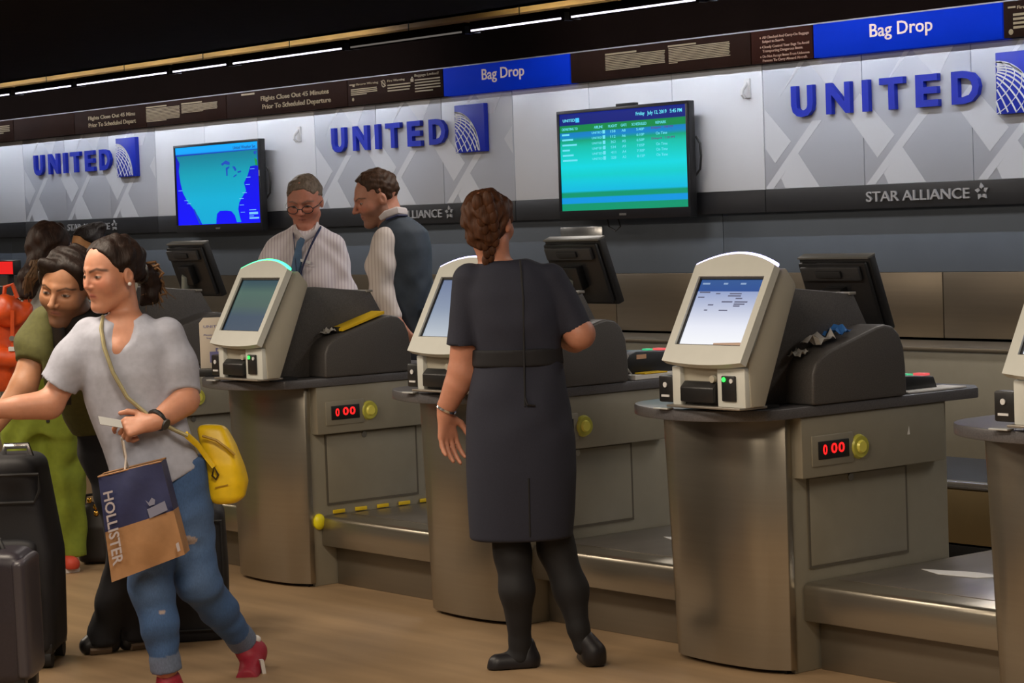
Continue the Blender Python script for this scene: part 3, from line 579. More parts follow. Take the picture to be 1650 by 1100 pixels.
# crumpled wrappers on the bright kiosk's printer cover
def wrapper(x, y, z, s, m_, label, seed):
    r_ = np.random.RandomState(seed); t = thing('crumpled_wrapper', label, 'wrapper', (x, y, z)); mb = MB(); n = 7
    vs = [((i/(n-1)-.5)*s*1.7, (j/(n-1)-.5)*s, abs(r_.randn())*s*.22+.002+.28*(j/(n-1)-.5)*s) for j in range(n) for i in range(n)]
    mb.add(vs, [(j*n+i, j*n+i+1, (j+1)*n+i+1, (j+1)*n+i) for j in range(n-1) for i in range(n-1)]); mb.build('film', m_, t, smooth=20)
    mb = MB(); mb.tube([(-.3*s, 0, .2*s), (0, .2*s, .35*s), (.4*s, .1*s, .2*s)], .004, 5); mb.build('twist', m_, t)
CLEAR = mat('clear_film', (.62, .60, .56), .15, spec=.8)
px = 2*PER
wrapper(-8.42+px, 5.66, 1.082, .085, CLEAR, 'crumpled clear plastic wrapper on printer cover of bright kiosk', 1)
wrapper(-8.39+px, 5.755, 1.110, .055, mat('blue_film', (.05, .20, .55), .25), 'small blue crumpled wrapper beside the clear one', 2)
wrapper(-8.41+px, 5.58, 1.050, .045, CLEAR, 'small crumpled wrapper at the near end of the printer cover', 3)
wrapper(-8.40, 5.625, 1.072, .045, CLEAR, 'crumpled clear wrapper in the slot of the green-lit kiosk', 4)
# bag-tag printers and paper at the counter ends
for i, lb in ((1, 'behind the person in dress'), (2, 'at the counter end of the bright kiosk')):
    x = -8.45+i*PER; o_ = (x, 6.2, .888)
    t = thing('tag_printer', 'black bag-tag printer with small lights '+lb, 'printer', o_)
    MB(o_).prism([(6.06, .889), (6.06, .975), (6.12, .995), (6.36, .985), (6.40, .93), (6.40, .889)] if i == 1 else [(6.03, .889), (6.03, .93), (6.10, .945), (6.24, .935), (6.26, .889)], 'x', x-.10, x+.05).build('printer_body', BLACK, t, .006)
    zt = .99 if i == 1 else .937
    MB(o_).box(x-.05, x-.02, 6.24-.06*(i-1), 6.27-.06*(i-1), zt, zt+.006).build('green_light', glow('lamp_green', (.05, .6, .25), .9), t)
    MB(o_).box(x-.02, x+.03, 6.27-.06*(i-1), 6.30-.06*(i-1), zt, zt+.008).build('red_light', glow('lamp_red', (.9, .12, .12), .9), t)
    if i == 1:
        MB(o_).tube([(x+.055, 6.07, .985), (x+.06, 6.05, .96), (x+.058, 6.06, .93), (x+.06, 6.08, .91), (x+.06, 6.05, .895)], .007, 6).build('cable', mat('grey_cable', (.45, .43, .4), .5), t)
        MB(o_).box(x+.048, x+.053, 6.12, 6.17, .965, .982).build('label_sticker', mat('peach_sticker', (.6, .35, .22), .6), t)
    sheet('paper_sheet', 'white paper sheet at the counter end '+lb, 'paper', [(x-.02, 6.04, .8895), (x+.11, 6.04, .8895), (x+.11, 6.34, .8895), (x-.0, 6.34, .8895)] if i == 2 else [(x+.055, 6.05, .8895), (x+.12, 6.05, .8895), (x+.12, 6.40, .8895), (x+.055, 6.40, .8895)], .006 if i == 2 else .018, PAPER)
    sheet('yellow_tag', 'small yellow tag '+('lying on the paper ' if i == 1 else 'hanging on the printer housing ')+lb, 'tag', [(x+.06, 6.10, .909), (x+.12, 6.10, .909), (x+.12, 6.22, .909), (x+.06, 6.22, .909)] if i == 1 else [(x-.01, 6.008, .92), (x+.05, 6.008, .92), (x+.05, 6.008, 1.03), (x-.01, 6.008, 1.03)], .005, YSH, (0, 0, 1) if i == 1 else (0, 1, 0))
# white stickers and torn paper
for k, (P_, lb) in enumerate((((-5.4706, 6.02, .752), 'tiny white sticker scrap on the fascia right of the yellow button'), )):
    sheet('sticker_scrap', lb, 'sticker', [P_, (P_[0], P_[1]+.014, P_[1]*0+P_[2]), (P_[0], P_[1]+.010, P_[2]+.030)], .001, PAPER, (1, 0, 0))
for k, (x, y, lb) in enumerate(((-5.22, 5.98, 'torn white paper scrap lying on scale platform at right edge'), (-6.52, 5.98, 'torn white paper scrap on scale platform behind the person in dress'))):
    sheet('paper_scrap', lb, 'paper', [(x-.17, y, .3015), (x-.05, y-.05, .3015), (x+.1, y-.03, .3015), (x+.16, y+.05, .3015), (x+.02, y+.06, .3015)], .002, PAPER)
# placard standing on the counter behind the striding person
P0 = np.array([-8.945, 5.41, .8885]); o_ = tuple(P0)
t = thing('placard', 'cream placard with a blue bag drawing standing beside the green-lit kiosk', 'sign', o_, YAW)
poly = [(-.077, .035), (.077, .035), (.077, .235), (.058, .258), (-.058, .258), (-.077, .235)]
MB().prism(poly, 'y', -.003, .003).build('board', mat('cream_card', (.62, .55, .46), .6, noise=((30, 30, 30), .02)), t, .001)
MB().box(-.095, .095, -.03, .03, 0, .035).build('foot', BLACK, t, .004)
PB = mat('placard_blue', (.16, .16, .36), .6)
mb = MB(); mb.add(*text_geo('UNITED', -.058, .028, .213, .224, -.0036, .001, .01)); mb.box(.036, .056, -.0042, -.003, .208, .230)
mb.add(*text_geo('Please weigh your', -.058, .048, .176, .186, -.0036, .001)); mb.add(*text_geo('baggage here', -.045, .035, .162, .172, -.0036, .001)); mb.build('lettering', PB, t, smooth=0)['kind'] = 'stuff'
mb = MB(); mb.box(-.035, .045, -.0042, -.003, .060, .108); mb.box(-.008, -.003, -.0042, -.003, .108, .122); mb.box(.013, .018, -.0042, -.003, .108, .122); mb.box(-.008, .018, -.0042, -.003, .118, .123); mb.build('bag_drawing', PB, t, smooth=0)['kind'] = 'stuff'
# red display behind far-left kiosk
P0 = onY(14, 432, 6.15); o_ = tuple(P0)
t = thing('red_display', 'small glowing red display box at the left photo edge', 'display', (o_[0], o_[1], .888))
MB((o_[0], o_[1], .888)).box(o_[0]-.12, o_[0]+.06, 6.15, 6.20, o_[2]-.04, o_[2]+.045).build('display_box', BLACK, t, .004)
MB((o_[0], o_[1], .888)).box(o_[0]-.115, o_[0]+.052, 6.146, 6.15, o_[2]-.033, o_[2]+.038).build('display_face', glow('display_red', (.9, .01, .01), .9), t)
MB((o_[0], o_[1], .888)).box(o_[0]-.04, o_[0]-.02, 6.16, 6.19, .888, o_[2]-.04).build('post', BLACK, t)
# ------------------------------------------------------------------ organic modelling: distance fields on a rectilinear grid -> one continuous mesh
def mkaxis(lo, hi, h, fine):
    fine = sorted((max(a, lo), min(b, hi), s) for a, b, s in fine if b > lo and a < hi); x = lo; out = [lo]
    while x < hi:
        st = h
        for a, b, s in fine:
            if a-h <= x < b: st = min(st, s)
        x += st; out.append(x)
    return np.array(out, np.float32)
class Sdf:
    def __init__(s, lo, hi, h, fine=()):
        s.ax = [mkaxis(lo[k], hi[k], h, [(a[k], b[k], f) for a, b, f in fine]) for k in range(3)]
        s.F = np.full([len(a) for a in s.ax], .3, np.float32)
    def region(s, lo, hi, m):
        sl = tuple(slice(max(0, int(np.searchsorted(s.ax[k], lo[k]-m))-1), int(np.searchsorted(s.ax[k], hi[k]+m))+1) for k in range(3))
        return sl, s.ax[0][sl[0]][:, None, None], s.ax[1][sl[1]][None, :, None], s.ax[2][sl[2]][None, None, :]
    def put(s, sl, d, k, op):
        if d.size == 0: return
        a = s.F[sl]
        if op == 'sub': a = -a
        if k > 0:
            h = np.clip(.5+.5*(a-d)/k, 0, 1); r = a+(d-a)*h-k*h*(1-h)
        else: r = np.minimum(a, d)
        s.F[sl] = -r if op == 'sub' else r
    def cone(s, a, b, r1, r2, k=.02, op='add', sq=None):
        a = np.array(a, np.float32); b = np.array(b, np.float32); R = max(r1, r2)
        sl, x, y, z = s.region(np.minimum(a, b)-R, np.maximum(a, b)+R, k+.035)
        d = b-a; L2 = float(d@d)+1e-9
        t = np.clip(((x-a[0])*d[0]+(y-a[1])*d[1]+(z-a[2])*d[2])/L2, 0, 1)
        q = (x-a[0]-t*d[0])**2+(y-a[1]-t*d[1])**2+(z-a[2]-t*d[2])**2
        s.put(sl, np.sqrt(q)-(r1+(r2-r1)*t), k, op)
    def chain(s, pts, rs, k=.02, op='add'):
        for i in range(len(pts)-1): s.cone(pts[i], pts[i+1], rs[i], rs[i+1], k, op)
    def ell(s, c, r, k=.02, op='add', M=None):
        c = np.array(c, np.float32); r = np.array(r, np.float32); R = float(r.max())
        sl, x, y, z = s.region(c-R, c+R, k+.035)
        x, y, z = x-c[0], y-c[1], z-c[2]
        if M is not None:
            M = np.array(M); X_, Y_, Z_ = [M[0, i]*x+M[1, i]*y+M[2, i]*z for i in range(3)]
        else: X_, Y_, Z_ = x, y, z
        q = np.sqrt((X_/r[0])**2+(Y_/r[1])**2+(Z_/r[2])**2)
        s.put(sl, (q-1)*float(r.min()), k, op)
    def col(s, rows, k=.02, n=2.4, shrink=0., op='add', cap=.02):   # rows: (z, cx, cy, a, b) elliptical column
        rows = sorted(rows); Zr = np.array([r[0] for r in rows]); Q = np.array([r[1:] for r in rows])
        zz = np.linspace(Zr[0], Zr[-1], 90); qq = np.stack([np.interp(zz, Zr, Q[:, i]) for i in range(4)], 1)
        ker = np.array([1, 2, 3, 2, 1.])/9
        qq = np.stack([np.convolve(np.pad(qq[:, i], 2, mode='edge'), ker, 'valid') for i in range(4)], 1)
        A = qq[:, 2].max(); B = qq[:, 3].max()
        lo = (qq[:, 0].min()-A, qq[:, 1].min()-B, Zr[0]); hi = (qq[:, 0].max()+A, qq[:, 1].max()+B, Zr[-1])
        sl, x, y, z = s.region(lo, hi, k+.035); zf = z.ravel()
        g = [np.interp(zf, zz, qq[:, i])[None, None, :].astype(np.float32) for i in range(4)]
        a, b = np.maximum(g[2]-shrink, .01), np.maximum(g[3]-shrink, .01)
        q = ((np.abs(x-g[0])/a)**n+(np.abs(y-g[1])/b)**n)**(1./n)
        d = (q-1)*np.minimum(a, b)
        e = np.maximum(z-(Zr[-1]-shrink), (Zr[0]+shrink)-z)
        if cap > 0:
            h = np.clip(.5+.5*(d-e)/cap, 0, 1); d = e+(d-e)*h+cap*h*(1-h)
        else: d = np.maximum(d, e)
        s.put(sl, d.astype(np.float32), k, op)
    def plane(s, p, n, k=0.):   # keep the side n points away from
        n = np.array(n, float); n /= np.linalg.norm(n)
        x, y, z = s.ax[0][:, None, None], s.ax[1][None, :, None], s.ax[2][None, None, :]
        d = ((x-p[0])*n[0]+(y-p[1])*n[1]+(z-p[2])*n[2]).astype(np.float32)
        s.F = np.maximum(s.F, d)
    def wrinkle(s, amp, fr, seed=0, zr=None, aniso=(1, 1, 1)):
        r = np.random.RandomState(seed); x, y, z = s.ax[0][:, None, None], s.ax[1][None, :, None], s.ax[2][None, None, :]
        w = np.zeros(s.F.shape, np.float32)
        for i in range(5):
            d = r.randn(3)*np.array(aniso); d /= np.linalg.norm(d); f = fr*(.6+r.rand()*1.2)
            w += np.sin(f*(d[0]*x+d[1]*y+d[2]*z)+r.rand()*6.28+1.5*np.sin(.5*f*(d[1]*x+d[2]*y+d[0]*z)+r.rand()*6)).astype(np.float32)
        m_ = 1. if zr is None else np.clip((z-zr[0])/.08, 0, 1)*np.clip((zr[1]-z)/.08, 0, 1)
        s.F += amp*.45*w*m_
    def mesh(s):
        F = s.F; S_ = F < 0
        for k in range(3):   # keep the border outside
            i0 = [slice(None)]*3; i0[k] = 0; i1 = list(i0); i1[k] = -1
            S_[tuple(i0)] = False; S_[tuple(i1)] = False
        n = S_.shape; c = np.zeros([q-1 for q in n], np.int8)
        for i in (0, 1):
            for j in (0, 1):
                for k in (0, 1): c += S_[i:n[0]-1+i, j:n[1]-1+j, k:n[2]-1+k]
        mk_ = (c > 0) & (c < 8); I, J, K_ = np.nonzero(mk_); idx = np.full(mk_.shape, -1, np.int32); idx[I, J, K_] = np.arange(len(I))
        acc = np.zeros((len(I), 3)); cnt = np.zeros(len(I))
        for axis in range(3):
            for p in (0, 1):
                for q in (0, 1):
                    o0 = [0, 0, 0]; oth = [a for a in range(3) if a != axis]; o0[oth[0]] = p; o0[oth[1]] = q; o1 = list(o0); o1[axis] = 1
                    A = (I+o0[0], J+o0[1], K_+o0[2]); B = (I+o1[0], J+o1[1], K_+o1[2])
                    cr = S_[A] != S_[B]; fa, fb = F[A].astype(float), F[B].astype(float)
                    df = fa-fb; t = np.clip(np.where(np.abs(df) > 1e-9, fa/np.where(np.abs(df) > 1e-9, df, 1), .5), .02, .98)
                    for d in range(3):
                        pa = s.ax[d][A[d]]; pb = s.ax[d][B[d]]; acc[:, d] += np.where(cr, pa+t*(pb-pa), 0)
                    cnt += cr
        V = acc/cnt[:, None]; faces = []
        for axis in range(3):
            a1, a2 = [(1, 2), (2, 0), (0, 1)][axis]
            s0 = [slice(1, -1)]*3; s0[axis] = slice(0, n[axis]-1); s1 = [slice(1, -1)]*3; s1[axis] = slice(1, n[axis])
            A, B = S_[tuple(s0)], S_[tuple(s1)]; e = np.nonzero(A != B); inside = A[e]
            g = [e[0], e[1], e[2]]; base = [g[d]+(1 if d != axis else 0) for d in range(3)]
            def cell(d1, d2):
                q = [base[0].copy(), base[1].copy(), base[2].copy()]; q[a1] -= d1; q[a2] -= d2; return idx[q[0], q[1], q[2]]
            Q = np.stack([cell(1, 1), cell(0, 1), cell(0, 0), cell(1, 0)], 1)
            Q[~inside] = Q[~inside][:, ::-1]; faces.append(Q)
        return V, np.concatenate(faces)
def grid_obj(name, V, Q, material, parent, col=None):
    me = bpy.data.meshes.new(name); me.vertices.add(len(V)); me.vertices.foreach_set('co', V.astype(np.float32).ravel())
    ok = (Q >= 0).all(1); Q = Q[ok]
    me.loops.add(len(Q)*4); me.loops.foreach_set('vertex_index', Q.astype(np.int32).ravel())
    me.polygons.add(len(Q)); me.polygons.foreach_set('loop_start', np.arange(0, len(Q)*4, 4, dtype=np.int32))
    me.update(calc_edges=True); me.validate()
    if col is not None:
        ca = me.color_attributes.new('Col', 'FLOAT_COLOR', 'POINT'); ca.data.foreach_set('color', np.concatenate([col, np.ones((len(col), 1))], 1).astype(np.float32).ravel())
    me.materials.append(material); me.shade_smooth()
    o = bpy.data.objects.new(name, me); return link(o, parent)
def unit(v): v = np.array(v, float); return v/np.linalg.norm(v)
class Person:
    def __init__(s, label, u0, D0, group=None):
        s.D0 = D0; d = ray(u0, 700); s.lat0 = float(d@RH_)/float(d@FH_)*D0
        base = FH_*D0+RH_*s.lat0
        s.root = thing('person', label, 'person', (base[0], base[1], 0), YAW, group)
    def J(s, u, v, dy=0.):
        d = ray(u, v); t = (s.D0+dy)/float(d@FH_); return np.array([float(d@RH_)*t-s.lat0, dy, CAMH+d[2]*t])
    def rows(s, L):   # (v, uL, uR, dy, b)
        out = []
        for v, a, b, dy, th in L:
            A, B = s.J(a, v, dy), s.J(b, v, dy); out.append(((A[2]+B[2])/2, (A[0]+B[0])/2, dy, (B[0]-A[0])/2, th))
        return out
def head_frame(c, face, up=(0, 0, 1)):
    y = unit(face); x = unit(np.cross(y, np.array(up, float))); z = np.cross(x, y)
    return np.array(c, float), np.stack([x, y, z], 1)   # columns: side, forward, up
def sm(a, b, k):
    h = np.clip(.5+.5*(b-a)/k, 0, 1); return b+(a-b)*h-k*h*(1-h)
def cone_q(q, a, b, r1, r2):
    a = np.array(a); d = np.array(b)-a; t = np.clip(((q[0]-a[0])*d[0]+(q[1]-a[1])*d[1]+(q[2]-a[2])*d[2])/(d@d+1e-9), 0, 1)
    return np.sqrt((q[0]-a[0]-t*d[0])**2+(q[1]-a[1]-t*d[1])**2+(q[2]-a[2]-t*d[2])**2)-(r1+(r2-r1)*t)
def ell_q(q, c, r):
    m_ = min(r); return (np.sqrt(((q[0]-c[0])/r[0])**2+((q[1]-c[1])/r[1])**2+((q[2]-c[2])/r[2])**2)-1)*m_
def head_q(q, male=False, jaw=1., nose=1.):
    ax = (np.abs(q[0]), q[1], q[2])
    d = ell_q(q, (0, -.07, .15), (.325, .41, .345))
    d = sm(d, ell_q(q, (0, .10, -.06), (.265*jaw, .285, .37)), .10)
    d = sm(d, cone_q(ax, (.175*jaw, -.02, -.26), (.05, .24, -.405), .085, .085), .08)       # jaw line
    d = sm(d, ell_q(ax, (.165, .225, -.10), (.115, .10, .12)), .08)                          # cheek
    d = sm(d, ell_q(q, (0, .225, -.27), (.14, .125, .15)), .06)                             # muzzle
    d = sm(d, cone_q(ax, (.0, .355, .10), (.17, .275, .10), .045 if male else .030, .04 if male else .028), .05)                # brow ridge
    d = -sm(-d, ell_q(ax, (.135, .385, .015), (.08, .07 if male else .062, .045)), .05)                       # eye socket
    d = sm(d, ell_q(ax, (.135, .285, .012), (.062, .066, .048)), .012)                      # eyeball with lids
    d = sm(d, cone_q(q, (0, .37, .05), (0, .455*nose, -.105), .026, .042), .035)            # nose
    d = sm(d, ell_q(ax, (.042, .40*nose, -.122), (.036, .045, .030)), .02)
    d = sm(d, cone_q(ax, (0, .362, -.225), (.075, .325, -.232), .022, .014), .02)           # upper lip
    d = sm(d, cone_q(ax, (0, .355, -.268), (.060, .322, -.262), .024, .016), .025)           # lower lip
    d = sm(d, ell_q(q, (0, .30, -.405), (.085, .075, .07)), .06)                            # chin
    e = ell_q((ax[0]-.15*(q[1]+.04)*0, q[1], q[2]), (.322, -.04, -.03), (.040, .075, .115)) # ear
    e = np.maximum(e, -ell_q(ax, (.375, -.03, -.015), (.035, .045, .075)))
    return sm(d, e, .02)
class Head:
    def __init__(s, c, face, h, up=(0, 0, 1)): s.c, s.M = head_frame(c, face, up); s.h = h
    def w(s, p): return s.c+s.M@(np.array(p, float)*s.h)
    def q(s, x, y, z):
        x, y, z = (x-s.c[0])/s.h, (y-s.c[1])/s.h, (z-s.c[2])/s.h
        return [s.M[0, i]*x+s.M[1, i]*y+s.M[2, i]*z for i in range(3)]
    def add(s, f, fn, k=.02, R=.62):
        sl, x, y, z = f.region(s.c-R*s.h, s.c+R*s.h, 0.0)
        q = [a.astype(np.float32) for a in s.q(x, y, z)]; f.put(sl, (fn(q)*s.h).astype(np.float32), k, 'add')
    def box(s, R=.56): return (s.c-R*s.h, s.c+R*s.h)
SKIN_MAT = mat('skin', (.6, .4, .3), .5, attr=True, sss=.12, noise=((60, 60, 60), .05))
def paint_head(V, hd, C0, skin, brow=(.05, .03, .02), lip=(.40, .14, .12), blush=None, beard=None, iris=(.03, .015, .008), bw_=.019):
    q = hd.q(V[:, 0], V[:, 1], V[:, 2]); ax = np.abs(q[0]); near = (np.abs(q[0]) < .5) & (np.abs(q[1]) < .6) & (np.abs(q[2]) < .6)
    def mixc(w, c):
        w = (np.clip(w, 0, 1)*near)[:, None]; C0[:] = C0*(1-w)+np.array(c)*w
    fr = q[1] > .15
    if blush is not None: mixc(.55*np.exp(-(((ax-.19)/.10)**2+((q[2]+.09)/.09)**2))*fr, blush); mixc(.5*np.exp(-((ax/.06)**2+((q[2]+.10)/.07)**2))*fr, blush)
    if beard is not None:
        c_, am = beard; bw = np.clip((-.13-q[2]+.25*np.maximum(.0, .2-q[1]))/.06, 0, 1)*np.clip((.36-ax)/.05, 0, 1)*(q[1] > -.10)*(q[2] > -.52)
        bw *= 1-.8*np.exp(-((ax/.09)**2+((q[2]+.245)/.035)**2)); mixc(am*bw, c_)
    mixc(np.exp(-((np.maximum(ax-.05, 0)/.03)**2+((q[2]+.247-.012*np.cos(ax*30))/.030)**2)*1.2)*fr*.9, lip)
    mixc(.9*np.exp(-((np.maximum(ax-.045, 0)/.03)**2+((q[2]+.247)/.007)**2))*fr, np.array(lip)*.35)
    bz = .085+.035*np.clip(1-np.abs(ax-.15)/.1, -1, 1)
    mixc(np.clip((.115-np.abs(ax-.145))/.02, 0, 1)*np.clip((bw_-np.abs(q[2]-bz))/.012, 0, 1)*fr*.8, brow)
    ex, ez = (ax-.138)/.056, (q[2]-.012)/.020
    al = 1-(ex**2+np.abs(ez)**1.6); mixc(np.clip((al+.55)*2.2, 0, 1)*(q[1] > .2)*.75, np.array(skin)*.25)
    mixc(np.clip(al*4, 0, 1)*(q[1] > .2), np.array((.30, .26, .24))); mixc(np.clip((1-(((ax-.136)/.030)**2+((q[2]-.014)/.026)**2))*3, 0, 1)*(al > -.1)*(q[1] > .2), iris)
    mixc(.6*np.exp(-(((ax-.035)/.014)**2+((q[2]+.137)/.008)**2))*fr, np.array(skin)*.2)
    return C0
def hand(f, wrist, d, nrm, side, s=1., curl=(.35, .5, .4), thumb=.5, spread=.10, curls=None):
    """palm and five fingers; d: direction to the knuckles, nrm: out of the back of the hand, side: +1 thumb towards cross(d, nrm)"""
    d = unit(d); nrm = unit(np.array(nrm, float)-d*float(np.dot(nrm, d))); x = np.cross(d, nrm)*side; w = np.array(wrist, float); L = .088*s
    kn = [w+d*(L*l)+x*(o*s) for l, o in ((.98, .030), (1.03, .010), (1.0, -.010), (.92, -.028))]
    f.cone(w-d*.02*s, w+d*.02*s, .024*s, .024*s, .012)
    for k_ in range(4): f.cone(w+d*.015*s+x*((.014, .006, -.004, -.012)[k_]*s), kn[k_], .015*s, .0115*s, .014)
    for k_, ln in enumerate((.040, .046, .042, .032)):
        p = kn[k_]; a = 0.; dd = unit(d+x*spread*(1.2, .35, -.45, -1.2)[k_]); cl = curls[k_] if curls else curl
        for j, (fr, r1, r2) in enumerate(((1., .0098, .0088), (.62, .0088, .0080), (.50, .0080, .0066))):
            a += cl[j]; e = p+(dd*math.cos(a)-nrm*math.sin(a))*ln*fr*s; f.cone(p, e, r1*s, r2*s, .004); p = e
    t0 = w+d*.022*s+x*.020*s; t1 = t0+unit(d*.55+x*.75-nrm*thumb*.6)*.042*s; t2 = t1+unit(d*.85+x*.35-nrm*thumb)*.032*s; t3 = t2+unit(d*.95+x*.05-nrm*thumb*1.2)*.026*s
    f.cone(t0, t1, .016*s, .0118*s, .012); f.cone(t1, t2, .0112*s, .0098*s, .004); f.cone(t2, t3, .0096*s, .0075*s, .004)
def bounds(pts, m): P_ = np.array(pts); return P_.min(0)-m, P_.max(0)+m
# ------------------------------------------------------------------ people
def finish_body(p, f, skin, hd=None, extra=None, **kw):
    V, Q = f.mesh(); C0 = np.tile(np.array(skin, float), (len(V), 1))
    if hd is not None: C0 = paint_head(V, hd, C0, skin, **kw)
    if extra: extra(V, C0)
    return grid_obj('body', V, Q, SKIN_MAT, p.root, C0)
def garment(p, name, build, material, lo, hi, h=.0075, col=None, fine=()):
    f = Sdf(lo, hi, h, fine); build(f); V, Q = f.mesh(); c = col(V) if col else None
    return grid_obj(name, V, Q, material, p.root, c)
HAIRM = lambda n, c: mat('hair_'+n, c, .55, noise=((90, 90, 20), .35), bump=.35, spec=.22)
def cloth(n, c, rough=.85, **k): return mat('cloth_'+n, c, rough, noise=k.pop('noise', ((45, 45, 45), .08)), **k)
SK1, SK2, SK3, SK4 = (.52, .26, .16), (.50, .22, .14), (.40, .19, .10), (.52, .23, .15)
def hair_cap(hd, f, fn, k=.01, R=.75): hd.add(f, fn, k, R)

# ---- woman in the dark dress, seen from behind
def person_dress():
    p = Person('person in a dark knee-length dress and black tights standing with back turned', 850, 8.02); J = p.J
    hd = Head(J(789, 360, .02), (.42, .90, -.10), .228)
    la = [J(750, 460), J(744, 600, .02), J(717, 664, .04)]; ra = [J(893, 458), J(934, 538, -.02), J(893, 540, .24)]
    L1 = [J(806, 770), J(826, 892, -.01), J(833, 950, -.03), J(838, 1034, 0)]; L2 = [J(880, 770), J(897, 885, .02), J(920, 950, 0), J(932, 1012, -.02)]
    rows = p.rows([(416, 792, 842, .03, .055), (424, 764, 872, .02, .08), (440, 746, 895, .02, .10), (470, 744, 905, .01, .115), (520, 758, 905, 0, .12), (560, 764, 903, 0, .112), (585, 764, 905, 0, .108), (640, 753, 916, 0, .125), (700, 750, 927, 0, .14), (760, 751, 929, 0, .14), (820, 754, 927, 0, .135), (866, 757, 923, 0, .13)])
    fine = [(*hd.box(), .0045), (J(700, 660, -.06), J(745, 760, .16), .0042)]
    fine = [(np.minimum(a, b), np.maximum(a, b), s) for a, b, s in fine]
    f = Sdf((-.42, -.30, -.02), (.36, .42, 1.70), .0085, fine)
    f.col(rows[:], .03, shrink=.014); f.cone(J(799, 428, .03), hd.w((0, -.06, -.2)), .056, .052, .03)
    f.chain([J(754, 470)]+la[1:], (.046, .046, .026), .02); f.cone(J(735, 622, .02), J(722, 650, .03), .043, .032, .015)
    f.chain([J(885, 470)]+ra[1:], (.046, .050, .030), .02); f.cone(J(926, 548, .08), ra[2], .044, .03, .02)
    hand(f, la[2], unit(J(727, 752, .05)-la[2]), (-.55, .75, 0), 1, 1.0, (.22, .30, .25), .35)
    hand(f, ra[2], (-.5, .6, .3), (.3, .3, .9), 1, .95, (.4, .5, .4))
    for L in (L1, L2): f.chain(L, (.075, .056, .053, .032), .03)
    head_fn = lambda q: head_q(q); hd.add(f, head_fn, .03)
    finish_body(p, f, SK2, hd, brow=(.08, .04, .02))
    DR = cloth('charcoal_dress', (.016, .018, .033), .85, noise=((260, 260, 260), .12)); BK = cloth('black_tights', (.006, .006, .008), .75)
    def dress(f):
        f.cone(J(757, 452), J(745, 556), .060, .054, .014); f.cone(J(745, 556), J(744, 590), .054, .054, .0)
        f.cone(J(886, 452), J(924, 522, -.01), .060, .056, .012); f.cone(J(924, 522, -.01), J(938, 550, -.015), .056, .058, 0)
        x, y, z = f.ax[0][:, None, None], f.ax[1][None, :, None], f.ax[2][None, None, :]
        for a, d, left in ((J(744, 556), J(744, 600)-J(745, 520), True), (J(926, 529, -.01), J(934, 545)-J(912, 495), False)):   # sleeve ends
            n = unit(d); dd = (x-a[0])*n[0]+(y-a[1])*n[1]+(z-a[2])*n[2]
            f.F = np.where((x < 0) == left, np.maximum(f.F, dd), f.F).astype(np.float32)
        f.col(rows, .014, cap=.012); f.wrinkle(.003, 26, 3, (.75, 1.35), (1, 1, 1.4))
        f.ell(J(815, 408, .03), (.075, .09, .030), .01, 'sub')
    garment(p, 'dress', dress, DR, (-.36, -.24, .35), (.30, .28, 1.48), .006)
    wb = p.rows([(560, 764, 903, 0, .112), (572, 763.5, 904, 0, .110), (588, 763.5, 906, 0, .108)])
    garment(p, 'waistband', lambda f: f.col([(z, cx, cy, a+.006, b+.005) for z, cx, cy, a, b in wb], 0, cap=.006), cloth('black_band', (.008, .008, .011), .8), (-.26, -.2, .98), (.2, .2, 1.14), .006)
    zp = [J(838, 418, -.075), J(840, 440, -.10), J(843, 480, -.115), J(844, 540, -.117), J(845, 600, -.116), J(846, 655, -.128)]
    b = MB(); b.tube(zp, .0035, 6); b.build('zip_seam', BK, p.root)
    b = MB(); b.tube([J(846, 640, -.13), J(850, 652, -.135), J(862, 653, -.13)], .004, 6); b.build('back_pleat', BK, p.root)
    b = MB(); b.tube([J(852, 770, -.139), J(853, 820, -.134), J(854, 864, -.130)], .0035, 6); b.build('back_vent', BK, p.root)
    def tights(f):
        for L in (L1, L2): f.chain(L, (.079, .060, .057, .036), .03)
        f.cone(L1[3], J(838, 1058), .036, .036, .02); f.cone(L2[3], J(940, 1040, -.02), .036, .034, .02)
        f.cone(J(838, 1060), J(805, 1066), .03, .028, .02)
    garment(p, 'tights', tights, BK, (-.2, -.16, .02), (.28, .2, .78), .0065)
    def shoeL(f):
        f.cone(J(851, 1058, .01), J(846, 1040, .01), .038, .036, .02); f.cone(J(851, 1066, .01), J(802, 1069, -.015), .040, .034, .02); f.cone(J(851, 1079, .01), J(800, 1079, -.015), .036, .033, .01)
        f.ell(J(832, 1038, .0), (.045, .04, .03), .012, 'sub'); f.plane((0, 0, .0025), (0, 0, -1))
    def shoeR(f):
        f.cone(J(957, 1049, -.03), J(942, 1030, -.02), .039, .036, .02); f.cone(J(956, 1056, -.02), J(944, 1060, .16), .041, .033, .02); f.cone(J(960, 1063, -.02), J(946, 1066, .16), .036, .03, .01)
        f.ell(J(936, 1022, .02), (.04, .06, .03), .012, 'sub')
        n = unit(np.cross(J(977, 1072, -.05)-J(940, 1074, -.05), J(944, 1083, .16)-J(958, 1073, -.05))); n = n if n[2] < 0 else -n
        f.plane(J(958, 1073, -.05), n)
    SH = mat('black_shoe', (.010, .009, .012), .45, noise=((50, 50, 50), .1))
    garment(p, 'shoe', shoeL, SH, (-.2, -.12, -.03), (.1, .12, .16), .005); garment(p, 'shoe', shoeR, SH, (.1, -.14, -.03), (.34, .26, .2), .005)
    HB = HAIRM('auburn', (.060, .022, .009))
    def hair(f):
        hd.add(f, lambda q: np.maximum(sm(ell_q(q, (0, -.09, .13), (.365, .44, .385)), ell_q(q, (0, -.22, -.12), (.27, .24, .30)), .1), .9*(q[1]-.22-.5*(q[2]-.2))), 0, .8)
        f.wrinkle(.005, 120, 4, None, (1, 1, .4))
